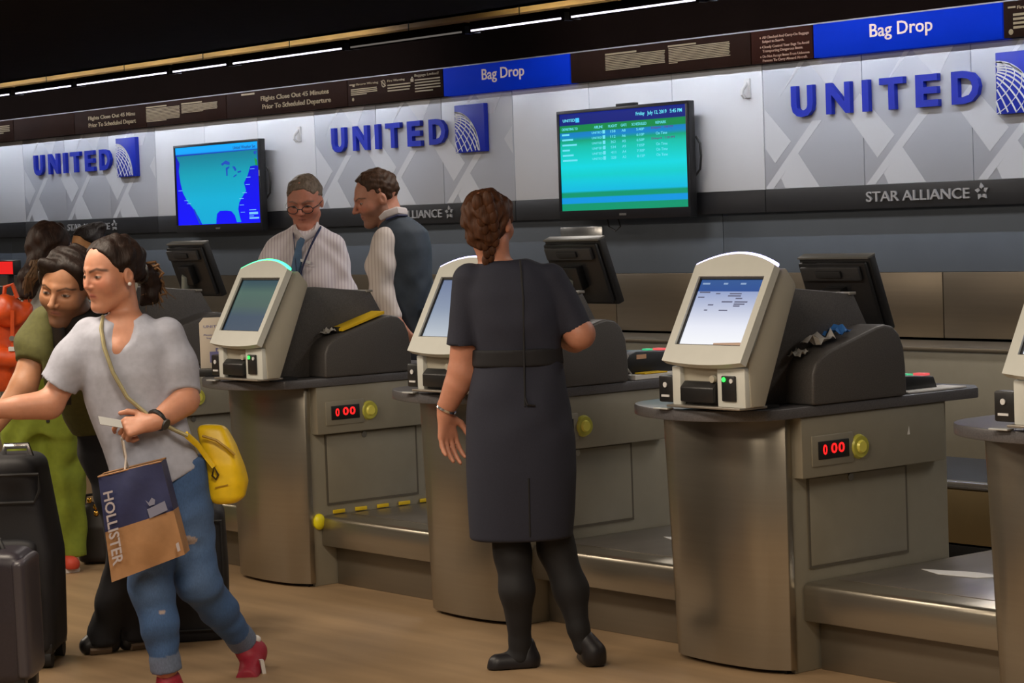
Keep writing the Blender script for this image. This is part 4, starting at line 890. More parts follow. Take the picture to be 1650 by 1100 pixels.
    garment(p, 'hair', hair, HB, hd.c-.2, hd.c+.2, .005)
    b = MB(); N = 8
    for k in range(N):
        t = k/(N-1.); u = 778+9*math.sin(t*2.6)+4*t; v = 322+92*t
        for sgn in (-1, 1):
            c = J(u+sgn*(8 if k < N-2 else 4), v+(0 if sgn > 0 else 5), -.098+.035*abs(t-.35)+.04*t); r = .026*(1-.35*t)
            vs0 = len(b.v); b.sphere(c, (r*.80, r*.55, r*1.25), 12, 8)
    b.build('braid', HB, p.root)['kind'] = 'stuff'
    b = MB(); wc = la[2]; ax = unit(la[2]-la[1]); e1 = unit(np.cross(ax, (0, 1, 0))); e2 = np.cross(ax, e1)
    b.tube([wc-ax*.012+(e1*math.cos(a)+e2*math.sin(a))*.030 for a in np.linspace(0, 6.283, 20, endpoint=False)], .0075, 6, True); b.build('bracelet', SILVER, p.root)
    return p
person_dress()

# ---- striding woman in the grey t-shirt
def person_stride():
    p = Person('person striding left in a pale grey t-shirt and blue jeans', 255, 7.90); J = p.J
    hd = Head(J(180, 441, 0), (-.70, -.70, -.12), .250, (.03, 0, 1))
    la = [J(142, 548, .02), J(80, 652, -.06), J(-38, 662, -.16)]; ra = [J(272, 548, 0), J(299, 643, -.03), J(247, 681, -.16)]
    fl = [J(245, 800, -.01), J(243, 945, -.10), J(256, 1000, -.10), J(268, 1078, -.08)]; bl = [J(298, 815, .03), J(318, 935, .02), J(352, 982, .12), J(392, 1034, .24)]
    rows = p.rows([(505, 168, 232, .01, .06), (518, 146, 252, .01, .08), (535, 128, 274, 0, .10), (560, 126, 284, 0, .112), (600, 131, 286, 0, .12), (640, 138, 290, 0, .115), (680, 152, 300, 0, .115), (720, 166, 316, 0, .12), (750, 174, 327, 0, .125), (790, 180, 330, 0, .128)])
    brow_rows = p.rows([(505, 172, 226, .01, .055), (525, 150, 252, 0, .075), (560, 142, 276, 0, .095), (620, 150, 274, 0, .10), (700, 180, 292, 0, .09), (760, 218, 318, .01, .085), (830, 225, 322, .01, .08)])
    fine = [(*hd.box(.53), .0028), (J(165, 660, -.24), J(256, 735, -.08), .0042)]
    fine = [(np.minimum(a, b), np.maximum(a, b), s) for a, b, s in fine]
    f = Sdf((-.78, -.40, -.06), (.46, .42, 1.62), .009, fine)
    f.col(brow_rows, .03); f.cone(J(204, 522, .02), hd.w((0, -.12, -.22)), .050, .047, .02)
    f.cone(J(172, 540, -.01), J(190, 565, -.072), .035, .03, .03); f.cone(J(228, 540, -.01), J(192, 565, -.072), .035, .03, .03)
    f.chain(la, (.046, .044, .027), .02); f.cone(J(70, 652, -.07), J(30, 656, -.11), .043, .036, .02)
    f.chain(ra, (.046, .044, .027), .02); f.cone(J(294, 650, -.05), J(272, 668, -.10), .044, .036, .02)
    hand(f, ra[2], (-.96, -.18, -.12), (.0, -.80, .60), 1, .98, None, .1, .02, [(.55, .6, .4), (1.1, 1.2, .8), (1.2, 1.2, .8), (1.25, 1.2, .8)])
    hand(f, la[2], (-.9, -.2, -.35), (-.1, -.3, .9), -1, .98, (.5, .7, .5), .3)
    for L, r in ((fl, (.075, .062, .054, .038)), (bl, (.075, .062, .050, .036))): f.chain(L, r, .03)
    hd.add(f, lambda q: head_q(q, jaw=1.0, nose=.93), .02)
    finish_body(p, f, (.51, .235, .145), hd, brow=(.025, .012, .008), lip=(.42, .11, .09), blush=(.58, .20, .13), bw_=.023)
    GR = cloth('grey_tee', (.37, .385, .46), .85); JE = mat('cloth_jeans', (.05, .11, .25), .8, attr=True, noise=((300, 300, 90), .15))
    def tee(f):
        f.chain([J(146, 540, .01), J(118, 582, -.02), J(78, 644, -.05)], (.062, .068, .066), .035)
        f.chain([J(268, 540, 0), J(282, 590, -.01), J(294, 668, -.02)], (.062, .066, .072), .035)
        x, y, z = f.ax[0][:, None, None], f.ax[1][None, :, None], f.ax[2][None, None, :]
        for a, n, left in ((J(95, 620, -.03), unit(J(60, 672)-J(112, 594)), True), (J(284, 640, -.02), unit(J(296, 700)-J(284, 640)+np.array([.02, -.06, .0])), False)):
            dd = (x-a[0])*n[0]+(y-a[1])*n[1]+(z-a[2])*n[2]
            f.F = np.where((x < J(205, 620)[0]) == left, np.maximum(f.F, dd), f.F).astype(np.float32)
        f.col(rows, .016, cap=.01); f.wrinkle(.0042, 24, 11, (.66, 1.22), (1, 1, .12))
        hz = J(278, 775)[2]; x0 = J(278, 775)[0]
        f.F = np.maximum(f.F, (hz+.55*np.maximum(x-x0, 0)+.10*np.maximum(x0-x, 0)-z)*.85).astype(np.float32)
        f.ell(J(198, 503, -.02), (.060, .10, .036), .015, 'sub'); f.chain([J(196, 512, -.125), J(192, 532, -.135), J(190, 552, -.14)], (.072, .064, .040), .008, 'sub')
    garment(p, 't_shirt', tee, GR, (-.44, -.20, .60), (.22, .20, 1.36), .0058)
    def jeans(f):
        f.col(p.rows([(735, 208, 331, .01, .11), (780, 210, 336, .01, .118), (830, 212, 338, .01, .118), (870, 216, 338, .01, .105)]), .02)
        f.chain(fl, (.090, .071, .063, .047), .03); f.chain(bl, (.092, .074, .060, .045), .03)
        f.wrinkle(.0032, 40, 8, (.02, .75), (.4, .4, 1.2))
        for L, c in ((fl, .053), (bl, .051)):
            d = unit(L[3]-L[2]); f.cone(L[3]-d*.035, L[3]-d*.005, c, c, .004)
            x, y, z = f.ax[0][:, None, None], f.ax[1][None, :, None], f.ax[2][None, None, :]
            dd = (x-L[3][0])*d[0]+(y-L[3][1])*d[1]+(z-L[3][2])*d[2]; m_ = (np.abs(x-L[3][0]) < .12) & (np.abs(y-L[3][1]) < .1) & (np.abs(z-L[3][2]) < .12)
            f.F = np.where(m_, np.maximum(f.F, dd-.004), f.F).astype(np.float32)
    def jc(V):
        C = np.tile(np.array([.045, .105, .25]), (len(V), 1)); fade = np.zeros(len(V))
        for c, r in ((J(243, 930, -.17), .09), (J(315, 860, -.06), .11), (J(320, 930, -.05), .08)): fade = np.maximum(fade, .55*np.exp(-(((V-c)/r)**2).sum(1)))
        C += fade[:, None]*np.array([.06, .08, .10])
        for c, r in ((J(302, 872, -.085), (.035, .05, .016)), (J(290, 846, -.085), (.008, .05, .006)), (J(262, 985, -.15), (.012, .05, .006))): C = np.where(((((V-c)/np.array(r))**2).sum(1) < 1)[:, None], np.array([.36, .30, .28]), C)
        for L in (fl, bl):
            d = unit(L[3]-L[2]); t = (V-L[3])@d; near = (np.abs(V-L[3]) < .13).all(1); C = np.where(((t > -.058) & near)[:, None], np.array([.13, .17, .26]), C)
        return C
    garment(p, 'jeans', jeans, JE, (-.22, -.26, .0), (.44, .42, .82), .006, jc)
    RD = mat('red_shoe', (.30, .012, .03), .6, noise=((120, 120, 120), .1)); WS = mat('white_sole', (.7, .68, .66), .5)
    def shoe_b(f):
        f.cone(J(397, 1046, .24), J(412, 1048, .27), .042, .040, .02); f.cone(J(408, 1058, .25), J(398, 1098, .13), .042, .036, .02); f.cone(J(398, 1098, .13), J(392, 1108, .06), .036, .026, .02)
        f.ell(J(388, 1030, .24), (.035, .035, .03), .012, 'sub')
    def shoe_f(f):
        f.cone(J(272, 1096, -.07), J(276, 1110, -.06), .042, .044, .02); f.cone(J(276, 1116, -.06), J(225, 1130, -.22), .042, .034, .02); f.plane((0, 0, -.033), (0, 0, -1))
    garment(p, 'shoe', shoe_b, RD, J(375, 1115, .24)-.12, J(440, 1020, .24)+.14, .005); garment(p, 'shoe', shoe_f, RD, J(240, 1130, -.15)-.16, J(285, 1085, -.1)+.14, .006)
    b = MB(); b.frame(J(423, 1074, .185), (.006, .004, 0), (-.004, .012, 0), (-.003, -.004, .026)); b.build('shoe_stripe', WS, p.root)
    b = MB(); b.sphere(J(411, 1030, .262), (.022, .02, .016), 12, 8); b.build('heel_patch', WS, p.root)
    HB = HAIRM('dark_brown', (.014, .0068, .0048))
    def hair(f):
        def fn(q):
            cap = ell_q(q, (0, -.085, .145), (.355, .435, .375)); cut = q[1]-(.235+.45*(q[2]-.36)); low = (-.05-.62*(q[1]+.0))-q[2]+.02
            low = np.minimum(-(q[2]+.02-.52*np.maximum(q[1]+.02, -.25)), .5)
            return np.maximum(np.maximum(cap, cut*.8), low*.75)
        hd.add(f, fn, 0, .8)
        f.chain([hd.w((0, -.44, -.05)), hd.w((.0, -.56, -.10)), hd.w((0, -.64, -.22)), hd.w((0, -.58, -.40)), hd.w((.03, -.46, -.50))], (.032, .028, .031, .028, .008), .02)
        f.wrinkle(.0035, 110, 4, None, (1, 1, .5))
    garment(p, 'hair', hair, HB, hd.c-np.array([.2, .2, .2]), hd.c+np.array([.26, .26, .2]), .0045)
    b = MB(); r_ = np.random.RandomState(3)
    for k in range(60):
        a = hd.w((r_.randn()*.05, -.50+r_.randn()*.05, -.06+r_.randn()*.04)); e = hd.w((r_.randn()*.08, -.70+r_.randn()*.06, -.20+r_.randn()*.10)); g = hd.w((r_.randn()*.08, -.66+r_.randn()*.10, -.44+r_.randn()*.07))
        b.tube([a, (a+e)/2+hd.M@np.array([0, -.012, .012]), e, g], [.006, .0055, .005, .0008], 5)
    b.build('ponytail_strands', HAIRM('light_brown', (.14, .075, .035)), p.root)['kind'] = 'stuff'
    b = MB(); b.tube([hd.w((0, -.475, -.055))+hd.M@np.array([math.cos(a)*.034, 0, math.sin(a)*.034]) for a in np.linspace(0, 6.28, 14, endpoint=False)], .008, 6, True); b.build('hair_tie', BLACK, p.root)
    for sg in (-1, 1): MB().sphere(hd.w((sg*.345, -.02, -.135)), .0065, 10, 6).build('earring', WHITEP, p.root)
    wp = ra[2]+unit(ra[1]-ra[2])*.02; ax = unit(ra[2]-ra[1]); e1 = unit(np.cross(ax, (0, 1, .3))); e2 = np.cross(ax, e1)
    b = MB(); rg = [wp+(e1*math.cos(a)+e2*math.sin(a))*.031 for a in np.linspace(0, 6.283, 24, endpoint=False)]
    b.tube([q for q in rg], .009, 8, True); w = b.build('watch', BLACK, p.root)
    b = MB(); cdir = unit(np.array([.25, -.8, -.55])-ax*float(np.dot((.25, -.8, -.55), ax))); b.cyl(wp+cdir*.030, cdir, .019, .010, 18); b.build('watch_face', DKGREY, w)
    return p, hd, ra
PF, HDF, RAF = person_stride()
def stand_legs(p, u1, u2, vh, v0, r=(.085, .06, .042), dy=0.):
    J = p.J; out = []
    for u in (u1, u2):
        hip = J(u, vh, dy); foot = np.array([hip[0], dy, .07]); kn = (hip+foot)/2+np.array([0, -.01, 0]); out.append([hip, kn, foot])
    return out
# ---- bending man in the olive shirt
def person_bend():
    p = Person('person bending forward in an olive shirt behind the striding person', 165, 8.66); J = p.J
    hd = Head(J(108, 463, -.42), (-.28, -.90, -.26), .262, (.18, 0, 1))
    la = [J(72, 530, -.34), J(38, 622, -.44), J(-22, 702, -.52)]; ra = [J(175, 545, -.30), J(212, 640, -.22), J(240, 715, -.20)]
    rows = p.rows([(482, 92, 138, -.36, .06), (500, 70, 160, -.36, .10), (525, 58, 180, -.33, .12), (570, 62, 188, -.26, .125), (620, 78, 195, -.18, .125), (660, 100, 205, -.10, .12), (700, 118, 215, -.04, .12)])
    legs = [[J(172, 735, -.06), J(206, 875, -.16), J(166, 1022, -.06)], [J(195, 735, .02), J(235, 870, -.14), J(215, 1005, .0)]]
    fine = [(*hd.box(.53), .0032)]
    f = Sdf((-.62, -.72, -.02), (.36, .36, 1.56), .011, fine)
    f.col(rows, .03, shrink=.016); f.cone(J(128, 520, -.33), hd.w((0, -.10, -.2)), .060, .056, .03)
    f.chain(la, (.056, .046, .028), .02); f.chain(ra, (.056, .046, .028), .02)
    hand(f, la[2], (-.6, -.3, -.7), (-.3, -.8, .3), -1, 1.05, (.5, .6, .4), .3); hand(f, ra[2], (-.1, -.2, -.95), (.5, -.8, .2), 1, 1.05, (.5, .6, .4), .3)
    for L in legs: f.chain(L, (.08, .056, .04), .03)
    hd.add(f, lambda q: head_q(q, True, 1.02, 1.04), .02)
    finish_body(p, f, SK3, hd, brow=(.018, .010, .008), lip=(.28, .10, .08), beard=((.045, .022, .015), .60))
    OL = mat('cloth_olive', (.09, .09, .03), .85, attr=True, noise=((60, 60, 60), .12))
    def shirt(f):
        f.col(rows, .02, cap=.012); f.chain([J(76, 522, -.35), J(62, 555, -.38), J(52, 600, -.41)], (.072, .074, .072), .03)
        f.chain([J(172, 535, -.31), J(182, 600, -.36)], (.072, .07), .03); f.wrinkle(.006, 32, 21, (.7, 1.4))
        x, y, z = f.ax[0][:, None, None], f.ax[1][None, :, None], f.ax[2][None, None, :]; a = J(50, 588, -.40); n = unit(la[1]-la[0])
        dd = (x-a[0])*n[0]+(y-a[1])*n[1]+(z-a[2])*n[2]; m_ = (x < J(82, 588, -.3)[0]) & (z < a[2]+.1); f.F = np.where(m_, np.maximum(f.F, dd), f.F).astype(np.float32)
        f.ell(J(116, 488, -.42), (.07, .09, .05), .012, 'sub')
    def oc(V):
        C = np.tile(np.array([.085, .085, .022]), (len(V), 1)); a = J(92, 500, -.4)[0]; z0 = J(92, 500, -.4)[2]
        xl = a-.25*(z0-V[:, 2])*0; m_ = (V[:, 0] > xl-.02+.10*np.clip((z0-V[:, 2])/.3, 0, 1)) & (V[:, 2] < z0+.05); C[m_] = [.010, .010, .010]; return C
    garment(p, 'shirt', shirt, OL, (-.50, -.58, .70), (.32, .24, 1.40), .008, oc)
    BK = cloth('black_trousers', (.009, .009, .012), .85)
    def trou(f):
        f.col(p.rows([(688, 126, 215, -.05, .115), (730, 130, 225, -.05, .12), (765, 146, 235, -.05, .11)]), .03)
        for L in legs: f.chain(L, (.085, .066, .054), .03); f.cone(L[2], L[2]-np.array([0, 0, .03]), .062, .066, .01)
        f.wrinkle(.006, 32, 4)
    garment(p, 'trousers', trou, BK, (-.26, -.2, .03), (.36, .36, 1.0), .009)
    for (h, t) in ((J(176, 1040, -.05), J(142, 1046, -.08)), (J(232, 1028, .02), J(205, 1034, -.02))):
        def boot(f, h=h, t=t):
            h, t = np.array(h), np.array(t); h[2] = .055; t[2] = .036; f.cone(h+np.array([0, 0, .08]), h, .045, .045, .02); f.cone(h+np.array([0, 0, .03]), t, .046, .028, .02); f.cone(h-np.array([0, 0, .02]), t-np.array([0, 0, .008]), .044, .032, .01); f.plane((0, 0, .003), (0, 0, -1))
        garment(p, 'boot', boot, BLACK, np.minimum(h, t)-.12, np.maximum(h, t)+.16, .006)
        b = MB(); hh, tt = np.array(h), np.array(t); b.tube([(hh[0], hh[1], .018), (tt[0], tt[1], .018)], [.050, .046], 10, flat=1); b.v = [(x, y, min(max(z, .002), .026)) for x, y, z in b.v]; b.build('boot_sole', mat('tan_sole', (.16, .11, .07), .6), p.root)
    def hair(f):
        def fn(q):
            cap = ell_q(q, (0, -.07, .16), (.375, .44, .385)); cut = q[1]-(.24+.30*(q[2]-.30)); low = -(q[2]-.02-.25*np.maximum(q[1], -.3))
            d = np.maximum(np.maximum(cap, cut*.8), low*.8)
            return sm(d, cone_q(q, (-.26, .17, .36), (.24, .24, .36), .085, .07), .08)
        hd.add(f, fn, 0, .85); f.wrinkle(.006, 70, 9)
    garment(p, 'hair', hair, HAIRM('black_brown', (.012, .0065, .005)), hd.c-.22, hd.c+.22, .0055)
    b = MB(); b.tube([J(88, 492, -.46), J(94, 530, -.465), J(100, 590, -.39), J(108, 650, -.24)], .022, 8, flat=.3); b.build('backpack_strap', BLACK, p.root)
    return p
person_bend()
# ---- woman with the orange backpack
def person_pack():
    p = Person('person in wide green trousers seen from behind, wearing the orange backpack', 78, 10.70); J = p.J
    hd = Head(J(84, 402, 0), (.62, .76, -.12), .235)
    la = [J(40, 475, 0), J(28, 570, -.02), J(30, 640, .05)]; ra = [J(104, 478, .03), J(112, 565, .05), J(100, 620, .15)]
    rows = p.rows([(445, 60, 95, .01, .055), (456, 44, 104, .01, .085), (480, 38, 110, 0, .105), (530, 42, 110, 0, .105), (580, 36, 114, 0, .105), (605, 32, 116, 0, .115)])
    f = Sdf((-.45, -.3, -.02), (.30, .40, 1.62), .011, [(*hd.box(.5), .006)])
    f.col(rows, .03, shrink=.014); f.cone(J(76, 452, .01), hd.w((0, -.1, -.2)), .052, .05, .03)
    f.chain(la, (.05, .04, .026), .02); f.chain(ra, (.05, .04, .026), .02); hand(f, la[2], (0, .2, -1), (-.7, .6, 0), 1); hand(f, ra[2], (0, .3, -1), (.7, .6, 0), -1)
    L1 = [J(40, 640), J(44, 770), J(46, 885)]; L2 = [J(92, 640, .02), J(104, 770, .03), J(110, 885, .04)]
    for L in (L1, L2): f.chain(L, (.08, .055, .036), .03)
    hd.add(f, lambda q: head_q(q), .02); finish_body(p, f, SK1, hd)
    def shirt(f):
        f.col(rows, .015); f.cone(J(46, 472), J(30, 545), .058, .062, .03); f.cone(J(100, 474, .02), J(110, 545, .04), .058, .062, .03); f.wrinkle(.005, 36, 2)
    garment(p, 'shirt', shirt, cloth('light_grey', (.34, .36, .35)), (-.28, -.2, .85), (.2, .24, 1.40), .009)
    def trou(f):
        f.col(p.rows([(588, 30, 118, 0, .118), (640, 20, 124, 0, .13), (700, 16, 130, 0, .13)]), .03)
        f.chain([J(42, 660), J(42, 780), J(46, 893)], (.12, .105, .085), .04); f.chain([J(94, 660, .01), J(102, 770, .02), J(110, 893, .03)], (.115, .10, .078), .04)
        f.wrinkle(.012, 34, 14, None, (1, 1, .12)); f.plane((0, 0, J(110, 896)[2]), (0, 0, -1))
    garment(p, 'trousers', trou, cloth('leaf_green', (.19, .245, .022), .85), (-.36, -.22, -.02), (.28, .26, 1.02), .009)
    b = MB(); b.box(J(83, 660)[0], J(88, 660)[0], -.135, -.10, J(90, 676)[2], J(90, 650)[2]); b.build('belt_loop', BLACK, p.root)
    for u, dy in ((46, 0.), (106, .03)):
        def sh(f, u=u, dy=dy):
            a = J(u-6, 909, dy); c = J(u+10, 912, dy-.08); a[2] = .05; c[2] = .04; f.cone(a, c, .042, .036, .02); f.plane((0, 0, .018), (0, 0, -1))
        a = J(u, 910, dy); garment(p, 'shoe', sh, mat('coral_shoe', (.55, .06, .03), .6), a-.18, a+.18, .006)
        b = MB(); a = J(u-6, 909, dy); c = J(u+10, 912, dy-.08); b.tube([(a[0], a[1], .012), (c[0], c[1], .012)], [.045, .041], 12); b.v = [(x, y, min(max(z, .001), .022)) for x, y, z in b.v]; b.build('shoe_sole', mat('white_sole', (.7, .68, .66), .5), p.root)
    def hair(f):
        hd.add(f, lambda q: np.maximum(sm(ell_q(q, (0, -.08, .12), (.40, .47, .42)), ell_q(q, (0, -.25, -.15), (.30, .24, .30)), .1), q[1]-.20-.4*(q[2]-.2)), 0, .85)
        f.chain([J(62, 425, -.08), J(50, 445, -.13), J(42, 470, -.14)], (.055, .050, .040), .02); f.wrinkle(.005, 90, 4, None, (1, 1, .3))
    garment(p, 'hair', hair, HAIRM('espresso', (.022, .011, .008)), hd.c-np.array([.28, .28, .32]), hd.c+.22, .007)
    b = MB(); r_ = np.random.RandomState(8)
    for k in range(22): b.tube([J(60+r_.randn()*4, 420, -.14), J(50+r_.randn()*5, 447, -.175+r_.randn()*.01), J(40+r_.randn()*5, 478+r_.randn()*4, -.17)], [.010, .010, .002], 5)
    b.build('ponytail_strands', HAIRM('chestnut', (.09, .05, .025)), p.root)['kind'] = 'stuff'
    return p
PA = person_pack()
def backpack():
    J = PA.J; c = J(14, 545, -.24); w = PA.root.matrix_basis
    wc = np.array(Matrix.Translation(PA.root.location) @ Matrix.Rotation(YAW, 4, 'Z') @ Vector(c)); z0 = J(14, 622, -.24)[2]
    t = thing('backpack', 'orange leather backpack worn by the person in green trousers', 'backpack', (wc[0], wc[1], z0), YAW)
    off = np.array([c[0], c[1], z0]); O = mat('orange_leather', (.62, .075, .012), .42, noise=((25, 25, 25), .15), bump=.15)
    def K_(u, v, d): return J(u, v, d)-off
    f = Sdf((-.24, -.16, -.03), (.26, .20, .62), .007)
    f.col([(K_(14, v, 0)[2], K_((a+b)/2, v, 0)[0], 0, (b-a)/2/352., th) for v, a, b, th in ((620, -18, 44, .07), (600, -22, 48, .09), (560, -22, 49, .095), (510, -20, 48, .09), (485, -14, 44, .075), (476, -8, 40, .06))], 0, 3.2, cap=.04)
    f.cone(K_(-10, 575, -.335), K_(36, 575, -.335), .05, .05, .03); f.wrinkle(.013, 24, 6, None, (1, 1, .3)); V, Q = f.mesh(); grid_obj('pack_body', V, Q, O, t)
    f = Sdf((-.24, -.20, .22), (.26, .16, .60), .007); f.ell(K_(14, 500, -.29), (.098, .075, .07), 0); f.wrinkle(.009, 34, 3); V, Q = f.mesh(); grid_obj('flap', V, Q, O, t)
    MB().tube([K_(6, 482, -.24), K_(8, 462, -.24), K_(20, 458, -.24), K_(28, 480, -.24)], .010, 8).build('top_handle', O, t)
    MB().tube([K_(40, 492, -.17), K_(52, 470, -.13), K_(68, 447, -.09), K_(82, 450, .08)], .020, 8, flat=.35).build('shoulder_strap', O, t)
    b = MB(); a = K_(16, 565, -.348); b.box(a[0], a[0]+.045, a[1]-.03, a[1]+.0, a[2], a[2]+.018); b.build('white_tag', WHITEP, t)
    MB().tube([K_(20, 500, -.37), K_(20, 540, -.36), K_(22, 570, -.36)], .010, 6, flat=.4).build('closing_strap', O, t)
    MB().cyl(K_(20, 545, -.365), (0, -1, 0), .012, .012, 12).build('buckle', SILVER, t)
backpack()
# ---- woman with a bun, mostly hidden
def person_bun():
    p = Person('person mostly hidden, only forehead and black hair showing above the bending person', 146, 14.2); J = p.J
    hd = Head(J(141, 397, 0), (-.72, -.62, -.30), .240)
    f = Sdf((-.30, -.25, -.02), (.30, .25, 1.58), .012, [(*hd.box(.5), .006)])
    z = hd.c[2]; x0 = hd.c[0]
    rows = [(z-.20, x0, .03, .07, .06), (z-.24, x0, .03, .16, .09), (z-.34, x0, .03, .17, .11), (z-.55, x0, .03, .14, .10), (z-.72, x0, .03, .16, .12), (z-.85, x0, .03, .16, .12)]
    f.col(rows, .03, shrink=.014); f.cone((x0, .03, z-.2), hd.w((0, -.1, -.2)), .05, .05, .03)
    arms = [[(x0+s*.17, .03, z-.28), (x0+s*.21, .03, z-.52), (x0+s*.2, -.02, z-.75)] for s in (-1, 1)]; legs = [[(x0+s*.08, .03, z-.85), (x0+s*.085, .02, .45), (x0+s*.085, .03, .07)] for s in (-1, 1)]
    for a in arms: f.chain(a, (.048, .038, .024), .02)
    for L in legs: f.chain(L, (.08, .055, .036), .03)
    hand(f, arms[0][2], (0, 0, -1), (-1, 0, 0), 1); hand(f, arms[1][2], (0, 0, -1), (1, 0, 0), -1)
    hd.add(f, lambda q: head_q(q), .02); finish_body(p, f, (.50, .24, .09), hd)
    garment(p, 'shirt', lambda f: (f.col(rows, .015), [f.cone(a[0], (np.array(a[0])+np.array(a[1]))/2, .055, .055, .03) for a in arms]), cloth('slate', (.05, .055, .06)), (-.32, -.2, .6), (.32, .25, 1.4), .010)
    garment(p, 'trousers', lambda f: ([f.chain(L, (.10, .075, .06), .04) for L in legs], f.col([(z-.95, x0, .03, .17, .125), (z-.80, x0, .03, .16, .12)], .03)), cloth('dark_denim', (.02, .025, .04)), (-.32, -.2, .02), (.32, .25, .9), .010)
    for s in (-1, 1):
        garment(p, 'shoe', lambda f: (f.cone((x0+s*.085, .05, .045), (x0+s*.085, -.09, .04), .042, .036, .02), f.plane((0, 0, .003), (0, 0, -1))), BLACK, (x0+s*.085-.09, -.18, -.03), (x0+s*.085+.09, .14, .12), .008)
    def hair(f):
        hd.add(f, lambda q: np.maximum(ell_q(q, (0, -.09, .14), (.365, .44, .385)), q[1]-.25-.55*(q[2]-.40)), 0, .8); f.ell(J(157, 367, .03), (.055, .05, .04), .015); f.wrinkle(.004, 100, 4)
    garment(p, 'hair', hair, HAIRM('black', (.012, .008, .007)), hd.c-.24, hd.c+.24, .007)
person_bun()
# ---- older agent with glasses
WSH = stripe_mat('striped_shirt', (.68, .62, .63), (.53, .45, .49), 0, 62, .30)
def person_agent1():
    p = Person('person in glasses, striped white shirt and blue tie with lanyard', 491, 12.25); J = p.J
    hd = Head(J(491, 325, 0), (-.16, -.93, -.30), .268)
    la = [J(441, 402), J(430, 490, -.02), J(446, 560, -.14)]; ra = [J(544, 402), J(554, 490, -.02), J(536, 560, -.14)]
    rows = p.rows([(362, 472, 514, .02, .06), (374, 452, 532, .02, .085), (388, 437, 546, .02, .105), (410, 432, 551, .01, .12), (450, 436, 547, 0, .13), (500, 436, 547, 0, .14), (555, 438, 546, 0, .145)])
    hipz = rows[0][0]
    legs = [[J(467, 575), J(466, 690, -.01), np.array([J(466, 690)[0], .0, .08])], [J(517, 575), J(518, 690, -.01), np.array([J(518, 690)[0], .0, .08])]]
    f = Sdf((-.34, -.34, -.02), (.34, .25, 1.86), .012, [(*hd.box(.53), .0038)])
    f.col(rows, .03, shrink=.016); f.cone(J(493, 375, .02), hd.w((0, -.1, -.2)), .066, .062, .03)
    f.chain(la, (.046, .044, .030), .01); f.chain(ra, (.046, .044, .030), .01)
    hand(f, la[2], (.4, -.7, -.5), (-.5, -.3, .8), 1, 1.05); hand(f, ra[2], (-.4, -.7, -.5), (.5, -.3, .8), -1, 1.05)
    for L in legs: f.chain(L, (.09, .065, .045), .03)
    hd.add(f, lambda q: head_q(q, True, 1.12, 1.02), .02)
    finish_body(p, f, (.50, .20, .13), hd, brow=(.16, .12, .10), lip=(.36, .12, .09), blush=(.55, .16, .10))
    def shirt(f):
        f.col(rows, .015); f.chain([J(446, 398), J(430, 470, -.01), J(432, 500, -.03)], (.066, .064, .066), .035); f.chain([J(540, 398), J(552, 470, -.01), J(551, 500, -.03)], (.066, .064, .066), .035)
        f.wrinkle(.006, 30, 31); f.ell(J(492, 362, -.06), (.045, .07, .03), .01, 'sub')
    garment(p, 'shirt', shirt, WSH, (-.32, -.22, .9), (.32, .22, 1.60), .008)
    COLR = cloth('white_collar', (.62, .56, .56))
    b = MB(); b.tube([J(476, 366, -.02), J(478, 374, -.08), J(489, 386, -.115)], .020, 8, flat=.4); b.tube([J(512, 362, -.02), J(508, 374, -.08), J(489, 386, -.115)], .020, 8, flat=.4); b.build('collar', COLR, p.root)
    b = MB(); TIE = cloth('blue_tie', (.07, .13, .22), .6)
    T0 = [J(488, 384, -.128), J(484, 391, -.132), J(481, 400, -.137), J(478, 430, -.146), J(476, 470, -.155)]
    b.tube(T0, [.014, .020, .017, .030, .036], 10, flat=.35); b.build('tie', TIE, p.root)
    b = MB(); LN = cloth('navy_lanyard', (.015, .02, .07), .6); b.tube([J(517, 366, -.03), J(510, 378, -.112), J(500, 398, -.135), J(488, 428, -.153), J(482, 450, -.158)], .009, 6, flat=.4); b.tube([J(472, 370, -.03), J(474, 390, -.125), J(476, 420, -.15), J(480, 450, -.158)], .007, 6, flat=.4); b.build('lanyard', LN, p.root)
    b = MB(); a = J(492, 421, -.142); b.frame(a, (.026, 0, -.008), (0, .003, 0), (.002, 0, .007)); b.build('name_badge', WHITEP, p.root)
    b = MB(); a = J(496, 428, -.136); b.frame(a, (.032, .004, -.004), (0, .002, 0), (0, 0, .003)); b.build('pocket_seam', COLR, p.root)
    garment(p, 'trousers', lambda f: ([f.chain(L, (.105, .085, .07), .04) for L in legs], f.col(p.rows([(548, 439, 545, 0, .142), (590, 440, 544, 0, .14)]), .03)), cloth('navy_trousers', (.012, .014, .022)), (-.3, -.22, .02), (.3, .22, 1.0), .011)
    for L in legs: garment(p, 'shoe', lambda f: (f.cone(L[2]+np.array([0, .03, -.035]), L[2]+np.array([0, -.14, -.04]), .045, .038, .02), f.plane((0, 0, .003), (0, 0, -1))), BLACK, L[2]-np.array([.09, .24, .1]), L[2]+np.array([.09, .14, .06]), .009)
    def hair(f):
        hd.add(f, lambda q: np.maximum(np.maximum(ell_q(q, (0, -.075, .165), (.345, .425, .355)), q[1]-(.30+.35*(q[2]-.42))), -(q[2]-.08-.35*np.maximum(q[1]+.1, -.5))), 0, .8); f.wrinkle(.0035, 120, 5)
    garment(p, 'hair', hair, HAIRM('grey', (.17, .13, .10)), hd.c-.2, hd.c+.2, .0055)
    b = MB()
    for sg in (-1, 1): b.tube([hd.w((sg*.15+.105*math.cos(a), .425-.10*abs(sg*.15+.105*math.cos(a)), -.035+.075*math.sin(a))) for a in np.linspace(0, 6.28, 20, endpoint=False)], .0022, 5, True); b.tube([hd.w((sg*.255, .40, -.01)), hd.w((sg*.335, .20, .0)), hd.w((sg*.345, -.02, .01))], .0022, 5)
